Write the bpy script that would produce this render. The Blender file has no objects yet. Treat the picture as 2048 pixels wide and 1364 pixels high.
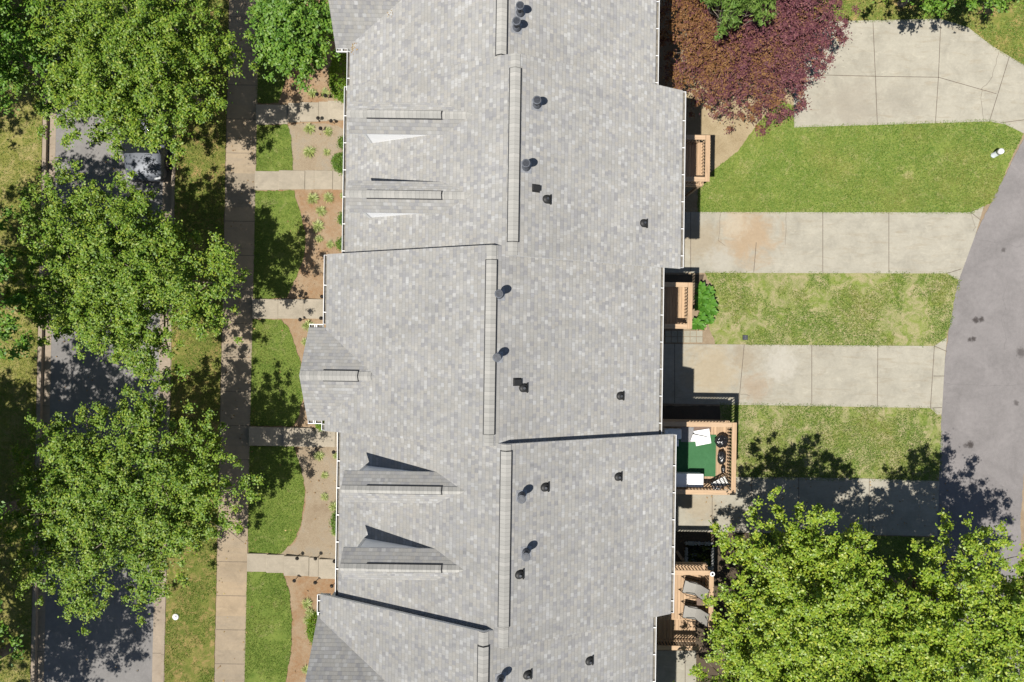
import bpy, bmesh, math, random
import numpy as np
from mathutils import Vector, Matrix, noise

random.seed(7)
rng = np.random.default_rng(11)
scene = bpy.context.scene
col = scene.collection
R = math.radians

# ------------------------------------------------------------------ camera maths
CAMZ, F, TH = 34.0, 2048 * 24 / 36, 0.0145
K = 0.0074                       # tilt of the street against the row of houses


def gz(x, y=0.0):
    """height of the terrain"""
    s = x - K * y
    if s < -22.95 or -16.65 < s < -12.4:
        return 0.8
    if s <= -16.65:
        return 0.64
    if s < -8.2:
        return 0.8 + 0.6 * (s + 12.4) / 4.2
    if s < -5:
        return 1.4
    if s < 4.5:
        return 1.4 * (4.5 - s) / 9.5
    return 0.0


def P(px, py, z=None):
    """where a point of the photograph at height z lies in the world"""
    u, v = px - 1024, 682 - py
    c, s = math.cos(TH), math.sin(TH)
    X, Y = u * c - v * s, u * s + v * c
    if z is None:
        z = 0.0
        for _ in range(6):
            k = (CAMZ - z) / F
            z = gz(X * k, Y * k)
    k = (CAMZ - z) / F
    return X * k, Y * k


# ------------------------------------------------------------------ mesh builder
class MB:
    def __init__(s):
        s.v, s.f, s.m, s.uv, s.sm = [], [], [], [], []

    def face(s, vs, mi=0, uv=None, smooth=False):
        b = len(s.v)
        s.v += [tuple(p) for p in vs]
        s.f.append(tuple(range(b, b + len(vs))))
        s.m.append(mi); s.sm.append(smooth)
        s.uv.append(uv)

    def mesh(s, vs, fs, mi=0, smooth=False):
        b = len(s.v)
        s.v += [tuple(p) for p in vs]
        for f in fs:
            s.f.append(tuple(i + b for i in f)); s.m.append(mi); s.uv.append(None); s.sm.append(smooth)

    def box(s, x0, x1, y0, y1, z0, z1, mi=0, M=None, bev=0.0):
        if bev > 0:
            b = bev
            vs = []
            for z, i in ((z0, b), (z0 + b, 0), (z1 - b, 0), (z1, b)):
                X0, X1, Y0, Y1 = x0 + i, x1 - i, y0 + i, y1 - i
                e = b if i == 0 else b * .5
                vs += [(X0 + e, Y0, z), (X1 - e, Y0, z), (X1, Y0 + e, z), (X1, Y1 - e, z), (X1 - e, Y1, z), (X0 + e, Y1, z), (X0, Y1 - e, z), (X0, Y0 + e, z)]
            fs = [tuple(reversed(range(8))), tuple(range(24, 32))]
            for k in range(3):
                for j in range(8):
                    a, c = k * 8 + j, k * 8 + (j + 1) % 8
                    fs.append((a, c, c + 8, a + 8))
        else:
            vs = [(x0, y0, z0), (x1, y0, z0), (x1, y1, z0), (x0, y1, z0), (x0, y0, z1), (x1, y0, z1), (x1, y1, z1), (x0, y1, z1)]
            fs = [(3, 2, 1, 0), (4, 5, 6, 7), (0, 1, 5, 4), (1, 2, 6, 5), (2, 3, 7, 6), (3, 0, 4, 7)]
        if M is not None:
            vs = [tuple(M @ Vector(p)) for p in vs]
        s.mesh(vs, fs, mi)

    def prism(s, poly, z0, z1, mi=0):
        n = len(poly)
        vs = [(x, y, z0) for x, y in poly] + [(x, y, z1) for x, y in poly]
        fs = [tuple(reversed(range(n))), tuple(range(n, 2 * n))]
        fs += [(i, (i + 1) % n, n + (i + 1) % n, n + i) for i in range(n)]
        s.mesh(vs, fs, mi)

    def tube(s, pts, rad, n=8, mi=0, cap=True, smooth=True):
        pts = [Vector(p) for p in pts]
        rad = rad if isinstance(rad, (list, tuple)) else [rad] * len(pts)
        vs, fs = [], []
        for i, p in enumerate(pts):
            d = (pts[min(i + 1, len(pts) - 1)] - pts[max(i - 1, 0)]).normalized()
            a = Vector((0, 0, 1)) if abs(d.z) < .9 else Vector((1, 0, 0))
            u = d.cross(a).normalized(); w = d.cross(u)
            for j in range(n):
                t = 2 * math.pi * j / n
                vs.append(p + (u * math.cos(t) + w * math.sin(t)) * rad[i])
        for i in range(len(pts) - 1):
            for j in range(n):
                a, b = i * n + j, i * n + (j + 1) % n
                fs.append((a, a + n, b + n, b))
        s.mesh(vs, fs, mi, smooth)
        if cap:
            e = (len(pts) - 1) * n
            s.mesh(vs[:n], [tuple(range(n))], mi); s.mesh(vs[e:], [tuple(reversed(range(n)))], mi)

    def lathe(s, cx, cy, prof, n=16, mi=0, smooth=True):
        vs, fs = [], []
        for r, z in prof:
            for j in range(n):
                t = 2 * math.pi * j / n
                vs.append((cx + r * math.cos(t), cy + r * math.sin(t), z))
        for i in range(len(prof) - 1):
            for j in range(n):
                a, b = i * n + j, i * n + (j + 1) % n
                fs.append((a, b, b + n, a + n))
        fs.append(tuple(reversed(range(n))))
        s.mesh(vs, fs, mi, smooth)
        s.mesh(vs[-n:], [tuple(range(n))], mi, False)

    def build(s, name, mats, parent=None, kind=None):
        mats = mats if isinstance(mats, (list, tuple)) else [mats]
        me = bpy.data.meshes.new(name)
        o3 = Vector((0, 0, 0)); q = parent
        while q is not None:
            o3 += q.location; q = q.parent
        me.from_pydata([tuple(Vector(p) - o3) for p in s.v], [], s.f)
        for m in mats:
            me.materials.append(m)
        me.polygons.foreach_set('material_index', s.m)
        me.polygons.foreach_set('use_smooth', s.sm)
        if any(u is not None for u in s.uv):
            L = me.uv_layers.new(name='UVMap')
            k = 0
            for f, u in zip(s.f, s.uv):
                for j in range(len(f)):
                    L.data[k].uv = u[j] if u else (0, 0)
                    k += 1
        me.update()
        ob = bpy.data.objects.new(name, me); col.objects.link(ob)
        if parent is not None:
            ob.parent = parent
        if kind:
            ob['kind'] = kind
        return ob


def tag(o, label=None, cat=None, group=None, kind=None):
    for k, v in (('label', label), ('category', cat), ('group', group), ('kind', kind)):
        if v:
            o[k] = v
    return o


def empty(name, loc, label=None, cat=None, group=None):
    o = bpy.data.objects.new(name, None); col.objects.link(o)
    o.location = loc; o.empty_display_size = .3
    return tag(o, label, cat, group)


def copy_tree(o, parent=None):
    c = o.copy(); col.objects.link(c)
    if parent is not None:
        c.parent = parent
    for ch in list(o.children):
        copy_tree(ch, c)
    return c


# ------------------------------------------------------------------ materials
class N:
    def __init__(s, name):
        s.m = bpy.data.materials.new(name); s.m.use_nodes = True
        s.t = s.m.node_tree; s.t.nodes.clear()
        s.out = s.add('ShaderNodeOutputMaterial')

    def add(s, kind, **kw):
        n = s.t.nodes.new(kind)
        for k, v in kw.items():
            if k.startswith('_'):
                key = k[1:]
                key = int(key) if key.isdigit() else key.replace('_', ' ')
                s.set(n.inputs[key], v)
            else:
                setattr(n, k, v)
        return n

    def set(s, sock, v):
        if isinstance(v, bpy.types.NodeSocket):
            s.t.links.new(v, sock)
        elif isinstance(v, bpy.types.Node):
            s.t.links.new(v.outputs[0], sock)
        else:
            if isinstance(v, (tuple, list)) and len(v) == 3 and sock.type == 'RGBA':
                v = (*v, 1)
            sock.default_value = v

    def noise(s, vec, scale, detail=4, rough=.6, dist=0.0):
        return s.add('ShaderNodeTexNoise', _Vector=vec, _Scale=scale, _Detail=detail, _Roughness=rough, _Distortion=dist).outputs[0]

    def ramp(s, fac, stops, interp='LINEAR'):
        n = s.add('ShaderNodeValToRGB', _Fac=fac)
        n.color_ramp.interpolation = interp
        el = n.color_ramp.elements
        while len(el) < len(stops):
            el.new(.5)
        for e, (p, c) in zip(el, stops):
            e.position = p
            e.color = (c, c, c, 1) if not isinstance(c, tuple) else (*c, 1)
        return n.outputs[0]

    def mix(s, fac, a, b, mode='MIX'):
        n = s.add('ShaderNodeMix', data_type='RGBA', blend_type=mode)
        s.set(n.inputs[0], fac); s.set(n.inputs[6], a); s.set(n.inputs[7], b)
        return n.outputs[2]

    def math(s, op, a, b=0.0, c=None):
        n = s.add('ShaderNodeMath', operation=op)
        s.set(n.inputs[0], a); s.set(n.inputs[1], b)
        if c is not None:
            s.set(n.inputs[2], c)
        return n.outputs[0]

    def pos(s):
        return s.add('ShaderNodeNewGeometry').outputs['Position']

    def objc(s):
        return s.add('ShaderNodeTexCoord').outputs['Object']

    def bump(s, h, strength=.3, dist=.02):
        return s.add('ShaderNodeBump', _Strength=strength, _Distance=dist, _Height=h).outputs[0]

    def done(s, color, rough=.8, metal=0.0, normal=None, spec=.3, dr=0.0, alb=.75, **kw):
        if alb != 1:
            color = s.mix(1.0, color, (alb, alb, alb), 'MULTIPLY')
        b = s.add('ShaderNodeBsdfPrincipled')
        s.set(b.inputs['Base Color'], color); s.set(b.inputs['Roughness'], rough)
        s.set(b.inputs['Metallic'], metal); s.set(b.inputs['Specular IOR Level'], spec)
        if 'Diffuse Roughness' in b.inputs:
            s.set(b.inputs['Diffuse Roughness'], dr)
        if normal is not None:
            s.set(b.inputs['Normal'], normal)
        for k, v in kw.items():
            s.set(b.inputs[k.replace('_', ' ')], v)
        s.t.links.new(b.outputs[0], s.out.inputs[0])
        return s.m


def simple(name, c, rough=.6, metal=0.0, spec=.4, var=.12, scale=6.0, bump=0.0):
    n = N(name)
    f = n.noise(n.objc(), scale, 5)
    lo = tuple(x * (1 - var) for x in c); hi = tuple(min(1, x * (1 + var)) for x in c)
    cc = n.ramp(f, [(.3, lo), (.7, hi)])
    nr = n.bump(n.noise(n.objc(), scale * 6, 4), bump, .01) if bump else None
    return n.done(cc, rough, metal, nr, spec)


def shingle_mat(name, tint=(1, 1, 1), k=1.0):
    n = N(name)
    uv = n.add('ShaderNodeUVMap').outputs[0]
    def brick(w, off, freq, seed):
        mp = n.add('ShaderNodeMapping', _Vector=uv, _Location=(seed, 0, 0))
        b = n.add('ShaderNodeTexBrick', offset=off, offset_frequency=freq, squash=1.0, _Vector=mp.outputs[0], _Color1=(0, 0, 0), _Color2=(1, 1, 1),
                  _Mortar=(.5, .5, .5), _Scale=1.0, _Mortar_Size=.0035, _Mortar_Smooth=.2, _Bias=0.0, _Brick_Width=w, _Row_Height=.143)
        return b
    a = brick(.155, .37, 2, 0); b = brick(.24, .61, 3, 5.13); c = brick(.125, .43, 2, 17.7)
    va = n.add('ShaderNodeSeparateColor', _Color=a.outputs[0]).outputs[0]
    vb = n.add('ShaderNodeSeparateColor', _Color=b.outputs[0]).outputs[0]
    vc = n.add('ShaderNodeSeparateColor', _Color=c.outputs[0]).outputs[0]
    la = n.ramp(va, [(0, .326), (.10, .33), (.16, .370), (.6, .380), (.84, .393), (.88, .436), (1, .455)])
    lb = n.ramp(vb, [(0, .95), (.2, .985), (.8, 1.0), (.88, 1.035), (1, 1.07)])
    lc = n.ramp(vc, [(0, .89), (.10, .98), (.90, 1.0), (.94, 1.07), (1, 1.12)])
    g = n.mix(1.0, n.mix(1.0, la, lb, 'MULTIPLY'), lc, 'MULTIPLY')
    # granule speckle and broad weathering
    p = n.pos()
    g = n.mix(1.0, g, n.ramp(n.noise(p, 90, 3, .8), [(.25, .82), (.75, 1.18)]), 'MULTIPLY')
    g = n.mix(1.0, g, n.ramp(n.noise(p, .55, 4), [(.3, .93), (.7, 1.07)]), 'MULTIPLY')
    st = n.add('ShaderNodeMapping', _Vector=uv, _Scale=(2.4, .22, 1))
    g = n.mix(1.0, g, n.ramp(n.noise(st.outputs[0], 1.0, 5, .7), [(.3, .94), (.55, 1.0), (.75, 1.04)]), 'MULTIPLY')
    hue = n.ramp(va, [(0, (.97, .98, 1.04)), (.5, (1.0, 1.0, .985)), (.75, (1.02, 1.0, .965)), (1, (.98, 1.0, 1.03))])
    g = n.mix(1.0, g, hue, 'MULTIPLY')
    g = n.mix(1.0, g, tuple(t * k for t in tint), 'MULTIPLY')
    mort = n.math('MAXIMUM', a.outputs['Fac'], 0.0)
    sep = n.add('ShaderNodeSeparateXYZ', _Vector=uv)
    fr = n.math('FRACT', n.math('DIVIDE', sep.outputs[1], .143))
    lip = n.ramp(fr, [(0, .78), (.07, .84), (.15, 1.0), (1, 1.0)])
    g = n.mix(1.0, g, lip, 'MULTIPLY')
    g = n.mix(n.math('MULTIPLY', mort, .35), g, (.12, .12, .125))
    h = n.math('ADD', n.math('MULTIPLY', n.math('SUBTRACT', 1.0, fr), .6), n.math('MULTIPLY', va, .4))
    nr = n.bump(h, .35, .012)
    return n.done(g, .95, 0, nr, .15, .9)


def concrete_mat(name, base, stain=(.36, .27, .17), stain_amt=.5, spots=(), dirt=.5, slab=None):
    """spots: (px, py, radius m, colour, strength)"""
    n = N(name)
    p = n.pos()
    f1 = n.noise(p, 1.1, 6, .65, .6); f2 = n.noise(p, 7, 5, .7); f3 = n.noise(p, 60, 3, .7)
    c = n.ramp(f1, [(.22, tuple(x * .78 for x in base)), (.5, base), (.76, tuple(min(1, x * 1.13) for x in base))])
    st = n.add('ShaderNodeMapping', _Vector=p, _Scale=(.5, 2.6, 1), _Location=(3.1, 1.7, 0))
    streak = n.ramp(n.noise(st.outputs[0], 1.6, 6, .7, .9), [(.52, 0.0), (.74, 1.0)])
    c = n.mix(n.math('MULTIPLY', streak, stain_amt), c, stain)
    st2 = n.add('ShaderNodeMapping', _Vector=p, _Scale=(.7, 2.0, 1), _Location=(9.1, 4.7, 0))
    pale = n.ramp(n.noise(st2.outputs[0], 1.9, 7, .75, 1.2), [(.56, 0.0), (.70, 1.0)])
    c = n.mix(n.math('MULTIPLY', pale, .55), c, tuple(min(1, x * 1.35) for x in base))
    if slab:
        cell = n.add('ShaderNodeTexWhiteNoise', noise_dimensions='1D')
        sp = n.add('ShaderNodeSeparateXYZ', _Vector=p)
        n.set(cell.inputs['W'], n.math('FLOOR', n.math('DIVIDE', n.math('ADD', sp.outputs[1], slab[0]), slab[1])))
        c = n.mix(1.0, c, n.ramp(cell.outputs[0], [(0, (.80, .82, .86)), (.45, (.96, .95, .95)), (1, (1.10, 1.04, .97))]), 'MULTIPLY')
    for (px, py, r, sc, stg) in spots:
        x, y = P(px, py)
        d = n.add('ShaderNodeVectorMath', operation='DISTANCE')
        n.set(d.inputs[0], p); d.inputs[1].default_value = (x, y, gz(x, y))
        dd = n.math('ADD', n.math('DIVIDE', d.outputs['Value'], r), n.math('MULTIPLY', n.math('SUBTRACT', n.noise(p, 2.6 / max(r, .25), 5, .7, .8), .5), 1.8))
        c = n.mix(n.math('MULTIPLY', n.ramp(dd, [(.25, 1.0), (1.0, 0.0)], 'EASE'), stg), c, sc)
    c = n.mix(1.0, c, n.ramp(f2, [(.2, 1 - .22 * dirt), (.6, 1.0), (.9, 1 + .1 * dirt)]), 'MULTIPLY')
    c = n.mix(1.0, c, n.ramp(f3, [(.3, .90), (.7, 1.08)]), 'MULTIPLY')
    return n.done(c, .9, 0, n.bump(f3, .25, .006), .2, .5)


def asphalt_mat(name, base, spots=()):
    n = N(name)
    p = n.pos()
    f1 = n.noise(p, .7, 6, .6, .5); f2 = n.noise(p, 5, 5, .7); f3 = n.noise(p, 75, 3, .8)
    c = n.ramp(f1, [(.3, tuple(x * .85 for x in base)), (.7, tuple(x * 1.14 for x in base))])
    c = n.mix(1.0, c, n.ramp(f2, [(.25, .88), (.75, 1.08)]), 'MULTIPLY')
    c = n.mix(1.0, c, n.ramp(f3, [(.25, .72), (.55, 1.0), (.8, 1.3)]), 'MULTIPLY')
    pk = n.ramp(n.noise(p, 2.3, 8, .75), [(.66, 0.0), (.72, .5)])
    c = n.mix(pk, c, tuple(x * .62 for x in base))
    for (px, py, r, stg) in spots:
        x, y = P(px, py)
        d = n.add('ShaderNodeVectorMath', operation='DISTANCE')
        n.set(d.inputs[0], p); d.inputs[1].default_value = (x, y, gz(x, y))
        dd = n.math('ADD', n.math('DIVIDE', d.outputs['Value'], r), n.math('MULTIPLY', n.math('SUBTRACT', n.noise(p, 9, 4, .7), .5), 1.5))
        c = n.mix(n.math('MULTIPLY', n.ramp(dd, [(.3, 1.0), (1.1, 0.0)], 'EASE'), stg), c, (.035, .028, .026))
    return n.done(c, .88, 0, n.bump(f3, .35, .01), .25, .6)


def soil_mat(name, stops, scale=1.0, fib=26.0, bumpk=.5):
    n = N(name)
    p = n.pos()
    f = n.math('ADD', n.math('MULTIPLY', n.noise(p, .8 * scale, 6, .65, .4), .65), n.math('MULTIPLY', n.noise(p, 6 * scale, 5, .7), .35))
    c = n.ramp(f, stops)
    w = n.add('ShaderNodeTexVoronoi', feature='F1', _Vector=p, _Scale=fib)
    fine = n.noise(p, fib * 2.2, 4, .8)
    c = n.mix(1.0, c, n.ramp(fine, [(.25, .62), (.5, 1.0), (.78, 1.42)]), 'MULTIPLY')
    sp = n.add('ShaderNodeMapping', _Vector=p, _Rotation=(0, 0, .6), _Scale=(1, 5, 1))
    c = n.mix(1.0, c, n.ramp(n.noise(sp.outputs[0], fib * .7, 4, .8), [(.3, .8), (.7, 1.2)]), 'MULTIPLY')
    return n.done(c, .97, 0, n.bump(fine, bumpk, .02), .1, .6)


def lawn_mat(name, straw=.3, seedv=0.0, g1=(.10, .155, .026), g2=(.215, .255, .06), dry=(.38, .32, .17)):
    n = N(name)
    p = n.add('ShaderNodeMapping', _Vector=n.pos(), _Location=(seedv, seedv * .7, 0)).outputs[0]
    fa = n.noise(p, .9, 6, .7, .7); fb = n.noise(p, 6.5, 5, .75); fc = n.noise(p, 45, 4, .8)
    mixf = n.math('ADD', n.math('MULTIPLY', fa, .55), n.math('MULTIPLY', fb, .45))
    g = n.ramp(mixf, [(.34, g1), (.62, g2)])
    d = n.ramp(n.math('ADD', n.math('MULTIPLY', n.noise(p, 1.7, 6, .75, 1.0), .7), n.math('MULTIPLY', fc, .3)), [(.62 - .22 * straw, 0.0), (.78 - .22 * straw, 1.0)])
    c = n.mix(n.math('MULTIPLY', d, .85), g, dry)
    c = n.mix(1.0, c, n.ramp(fc, [(.25, .5), (.5, 1.0), (.8, 1.5)]), 'MULTIPLY')
    return n.done(c, .95, 0, n.bump(fc, .5, .03), .1, .5)


def leaf_mat(name, c1, c2, c3=None, trans=.42, rough=.5, patch=None, patch_scale=.5, spec=.35, shift=0.0):
    """colour differs from leaf to leaf at random"""
    n = N(name)
    g = n.add('ShaderNodeNewGeometry')
    r = g.outputs['Random Per Island']
    stops = [(0, c1), (.75, c2)] + ([(1, c3)] if c3 else [])
    c = n.ramp(r, stops)
    if patch:
        f = n.noise(n.objc(), patch_scale, 4, .6)
        ox = n.add('ShaderNodeSeparateXYZ', _Vector=n.objc()).outputs[0]
        f = n.math('SUBTRACT', f, n.math('MULTIPLY', ox, shift))
        sel = n.ramp(n.math('ADD', f, n.math('MULTIPLY', n.math('SUBTRACT', r, .5), .30 if shift else .12)), [(.48, 0.0), (.66, .85)])
        c = n.mix(sel, c, n.ramp(r, [(0, patch[0]), (1, patch[1])]))
    else:
        f = n.noise(n.objc(), .9, 3)
        c = n.mix(1.0, c, n.ramp(f, [(.3, (.86, .92, .9)), (.7, (1.14, 1.06, 1.0))]), 'MULTIPLY')
    b = n.add('ShaderNodeBsdfPrincipled')
    n.set(b.inputs['Base Color'], c); b.inputs['Roughness'].default_value = rough; b.inputs['Specular IOR Level'].default_value = spec
    t = n.add('ShaderNodeBsdfTranslucent')
    n.set(t.inputs['Color'], n.mix(1.0, c, (1.25, 1.2, .7), 'MULTIPLY'))
    mx = n.add('ShaderNodeMixShader')
    mx.inputs[0].default_value = trans
    n.t.links.new(b.outputs[0], mx.inputs[1]); n.t.links.new(t.outputs[0], mx.inputs[2])
    n.t.links.new(mx.outputs[0], n.out.inputs[0])
    return n.m


def wood_mat(name, base, axis=1):
    n = N(name)
    sc = [14, 14, 14]; sc[axis] = 1.2
    mp = n.add('ShaderNodeMapping', _Vector=n.objc(), _Scale=tuple(sc))
    f = n.noise(mp.outputs[0], 1.0, 5, .65, .5)
    isl = n.add('ShaderNodeNewGeometry').outputs['Random Per Island']
    c = n.ramp(f, [(.25, tuple(x * .72 for x in base)), (.55, base), (.8, tuple(min(1, x * 1.18) for x in base))])
    c = n.mix(1.0, c, n.ramp(isl, [(0, (.82, .80, .80)), (1, (1.12, 1.1, 1.1))]), 'MULTIPLY')
    return n.done(c, .75, 0, n.bump(f, .2, .005), .25)


M = {}
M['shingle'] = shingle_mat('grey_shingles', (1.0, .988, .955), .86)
def cap_mat():
    n = N('ridge_cap_shingles')
    uv = n.add('ShaderNodeSeparateXYZ', _Vector=n.add('ShaderNodeUVMap').outputs[0])
    q = n.math('DIVIDE', uv.outputs[1], .145)
    wn = n.add('ShaderNodeTexWhiteNoise', noise_dimensions='1D'); n.set(wn.inputs['W'], n.math('FLOOR', q))
    c = n.ramp(wn.outputs[0], [(0, (.335, .33, .31)), (.6, (.37, .364, .342)), (1, (.41, .40, .375))])
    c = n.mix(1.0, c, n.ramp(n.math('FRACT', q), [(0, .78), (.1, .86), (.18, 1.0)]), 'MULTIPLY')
    c = n.mix(1.0, c, n.ramp(n.noise(n.pos(), 90, 3, .8), [(.25, .85), (.75, 1.15)]), 'MULTIPLY')
    return n.done(c, .95, 0, n.bump(n.math('FRACT', q), .3, .01), .15, .9)


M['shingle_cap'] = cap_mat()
M['vent_black'] = simple('ridge_vent_plastic', (.025, .025, .027), .6)
M['white_trim'] = simple('white_trim_paint', (.78, .78, .77), .45, var=.05)
M['siding'] = None
M['gutter_in'] = simple('gutter_inside', (.16, .145, .12), .8, var=.4, scale=9)  # trough floor, darker than the white gutter lip
M['metal_dark'] = simple('dark_vent_metal', (.05, .055, .065), .42, .3, var=.3, scale=12)
M['metal_grey'] = simple('weathered_vent_metal', (.105, .115, .135), .6, .2, var=.3, scale=12)
M['flashing'] = simple('flashing_metal', (.30, .31, .33), .55, .2, var=.2, scale=10)
M['rubber'] = simple('black_rubber', (.018, .018, .018), .6)
M['glass_dark'] = simple('dark_glass', (.015, .018, .02), .06, 0, .6, .1)
M['garage'] = simple('garage_door_paint', (.70, .69, .66), .5, var=.05)
M['door_paint'] = simple('door_paint', (.12, .04, .03), .5)
M['brick'] = None


def siding_mat():
    n = N('white_lap_siding')
    p = n.pos()
    sp = n.add('ShaderNodeSeparateXYZ', _Vector=p)
    fr = n.math('FRACT', n.math('DIVIDE', sp.outputs[2], .115))
    c = n.mix(1.0, (.86, .86, .86), n.ramp(n.noise(p, 3, 4), [(.3, .95), (.7, 1.04)]), 'MULTIPLY')
    c = n.mix(1.0, c, n.ramp(fr, [(0, .85), (.08, 1.0)]), 'MULTIPLY')
    return n.done(c, .5, 0, None, .3, alb=1)


def brick_mat():
    n = N('brick_base')
    p = n.pos()
    sp = n.add('ShaderNodeSeparateXYZ', _Vector=p)
    cb = n.add('ShaderNodeCombineXYZ')
    n.set(cb.inputs[0], n.math('ADD', sp.outputs[0], sp.outputs[1])); n.set(cb.inputs[1], sp.outputs[2])
    b = n.add('ShaderNodeTexBrick', _Vector=cb.outputs[0], _Color1=(.24, .10, .07), _Color2=(.33, .16, .11), _Mortar=(.4, .38, .35), _Scale=1.0,
              _Mortar_Size=.006, _Brick_Width=.2, _Row_Height=.07)
    return n.done(b.outputs[0], .9, 0, n.bump(b.outputs['Fac'], -.3, .01), .2)


M['siding'] = siding_mat(); M['brick'] = brick_mat()
CON = (.362, .340, .280)
M['drive'] = concrete_mat('driveway_concrete', CON, (.28, .235, .165), .62, spots=[
    (1500, 470, 1.9, (0.370, 0.266, 0.163), .75), (1470, 450, .9, (0.429, 0.370, 0.281), .8), (1400, 480, 1.4, (0.311, 0.252, 0.170), .6), (1440, 520, .9, (0.392, 0.370, 0.318), .7),
    (1420, 740, 1.9, (0.385, 0.311, 0.200), .6), (1490, 715, 1.0, (0.281, 0.222, 0.148), .5), (1560, 730, 1.2, (0.444, 0.422, 0.370), .7), (1510, 775, 1.0, (0.333, 0.244, 0.163), .5),
    (1640, 690, .8, (0.266, 0.237, 0.185), .4), (1700, 210, 2.0, (0.296, 0.266, 0.215), .55), (1800, 200, 1.3, (0.266, 0.244, 0.200), .4), (1400, 1010, 1.2, (0.370, 0.296, 0.200), .5)])
M['walk'] = concrete_mat('front_walk_concrete', (.37, .325, .255), (.27, .24, .18), .45)
M['sidewalk'] = concrete_mat('sidewalk_concrete', (.365, .298, .212), (.27, .24, .20), .45, slab=(.32, 1.655))
M['kerb'] = concrete_mat('kerb_concrete', (.37, .305, .235), (.25, .19, .13), .5)
M['joint'] = simple('concrete_joint', (.13, .105, .08), .95, var=.3, scale=8)
M['seam'] = simple('asphalt_seam', (.15, .14, .14), .95, var=.2, scale=8)
M['crack'] = simple('concrete_crack', (.2, .17, .13), .95, var=.3, scale=8)
M['asphalt_street'] = asphalt_mat('old_street_asphalt', (.27, .258, .25))
M['asphalt_lane'] = asphalt_mat('lane_asphalt', (.222, .207, .204), [(1951, 640, .22, .85), (1962, 639, .2, .85), (1939, 679, .17, .8), (1947, 678, .17, .8), (2042, 705, .35, .6),
                                                              (1940, 889, .25, .85), (2032, 806, .2, .6), (1930, 892, .15, .5), (2007, 500, .16, .6)])
M['soil'] = soil_mat('pine_straw_soil', [(.3, (.20, .145, .095)), (.5, (.28, .215, .145)), (.68, (.34, .275, .19))])
M['mulch'] = soil_mat('pine_straw_mulch', [(.30, (.27, .13, .055)), (.45, (.29, .19, .11)), (.6, (.33, .25, .165)), (.75, (.30, .165, .08))])
M['gravel'] = soil_mat('grey_gravel_mulch', [(.3, (.24, .18, .12)), (.5, (.31, .25, .175)), (.7, (.29, .26, .21))], 1, 22)
M['straw'] = soil_mat('dry_straw', [(.3, (.25, .19, .11)), (.5, (.33, .265, .165)), (.7, (.40, .33, .22))], 1.2, 24)
M['shaded_soil'] = soil_mat('shaded_planting_soil', [(.3, (.07, .055, .04)), (.7, (.13, .10, .07))])  # planting soil, with the shade by decks and trees put into its dark colour
M['lawn_back'] = lawn_mat('back_lawn', .45, 3.0)
M['lawn_patchy'] = lawn_mat('patchy_lawn', .85, 9.0, dry=(.37, .31, .19))
M['lawn_front'] = lawn_mat('front_lawn', .35, 17.0, (.085, .14, .022), (.185, .23, .05))
M['lawn_street'] = lawn_mat('street_lawn', .65, 25.0, (.09, .125, .022), (.20, .21, .05), (.42, .27, .13))
M['lawn_dry'] = lawn_mat('dry_lawn', .7, 31.0, (.14, .16, .03), (.27, .26, .07), (.44, .35, .17))
M['deck'] = wood_mat('cedar_deck_boards', (.45, .315, .195), 1)
M['deck_x'] = wood_mat('cedar_rails', (.48, .345, .22), 0)
M['bark'] = simple('grey_bark', (.20, .165, .13), .9, var=.35, scale=9, bump=.6)
M['leaf_maple'] = leaf_mat('street_maple_leaves', (.070, .150, .012), (.165, .252, .024), (.250, .300, .038), .32)
M['leaf_left'] = leaf_mat('verge_tree_leaves', (.055, .146, .013), (.115, .226, .021), (.175, .270, .032), .32)
M['leaf_back'] = leaf_mat('back_tree_leaves', (.105, .195, .013), (.225, .312, .028), (.340, .380, .050), .32, .45, spec=.4)
M['leaf_yard'] = leaf_mat('yard_tree_leaves', (.060, .146, .015), (.120, .222, .025), (.175, .270, .038), .32)
M['leaf_willow'] = leaf_mat('light_narrow_leaves', (0.090, 0.170, 0.027), (0.153, 0.260, 0.054), (0.225, 0.300, 0.081))
M['leaf_plum'] = leaf_mat('purple_leaves', (.070, .025, .032), (.140, .050, .062), (.195, .088, .075), .22, .6, spec=.2,
                          patch=((.13, .055, .026), (.20, .115, .03)), patch_scale=.8, shift=.045)
M['leaf_boxwood'] = leaf_mat('clipped_shrub_leaves', (0.080, 0.160, 0.010), (0.144, 0.232, 0.016), (0.200, 0.272, 0.024))
M['leaf_shrub'] = leaf_mat('shrub_leaves', (.06, .13, .015), (.12, .20, .025), (.17, .23, .04))
M['leaf_lily'] = leaf_mat('variegated_blades', (0.160, 0.216, 0.048), (0.336, 0.368, 0.144), (0.496, 0.480, 0.272), .3)
M['leaf_hosta'] = leaf_mat('broad_leaves', (.055, .16, .016), (.11, .24, .028), (.20, .30, .045), .3, .5, spec=.25)
M['blade'] = leaf_mat('grass_blades', (.070, .142, .016), (.140, .220, .032), (.25, .285, .085), .3, .6, patch=((.150, .175, .030), (.30, .285, .085)), patch_scale=.30)
M['black_plastic'] = simple('black_plastic', (.02, .02, .022), .35)
M['lamp_bronze'] = simple('lamp_bronze', (.03, .026, .024), .45, .5)
M['bag'] = simple('black_bag_film', (.012, .012, .014), .22, 0, .6)
M['turf'] = soil_mat('green_carpet', [(.3, (.045, .135, .055)), (.7, (.065, .18, .08))], 1.5, 30, .3)
M['white_plastic'] = simple('white_plastic', (.80, .80, .80), .4, var=.04)
M['white_board'] = simple('white_foam_board', (.82, .82, .80), .6, var=.04)
M['grey_mat'] = simple('grey_mat', (.22, .22, .225), .9, var=.15, scale=20, bump=.3)
M['brown_mat'] = simple('brown_mat', (.16, .11, .085), .9, var=.2, scale=20, bump=.3)
M['cushion'] = simple('pale_cushion', (.66, .70, .74), .8, var=.08, scale=8, bump=.2)
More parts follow.
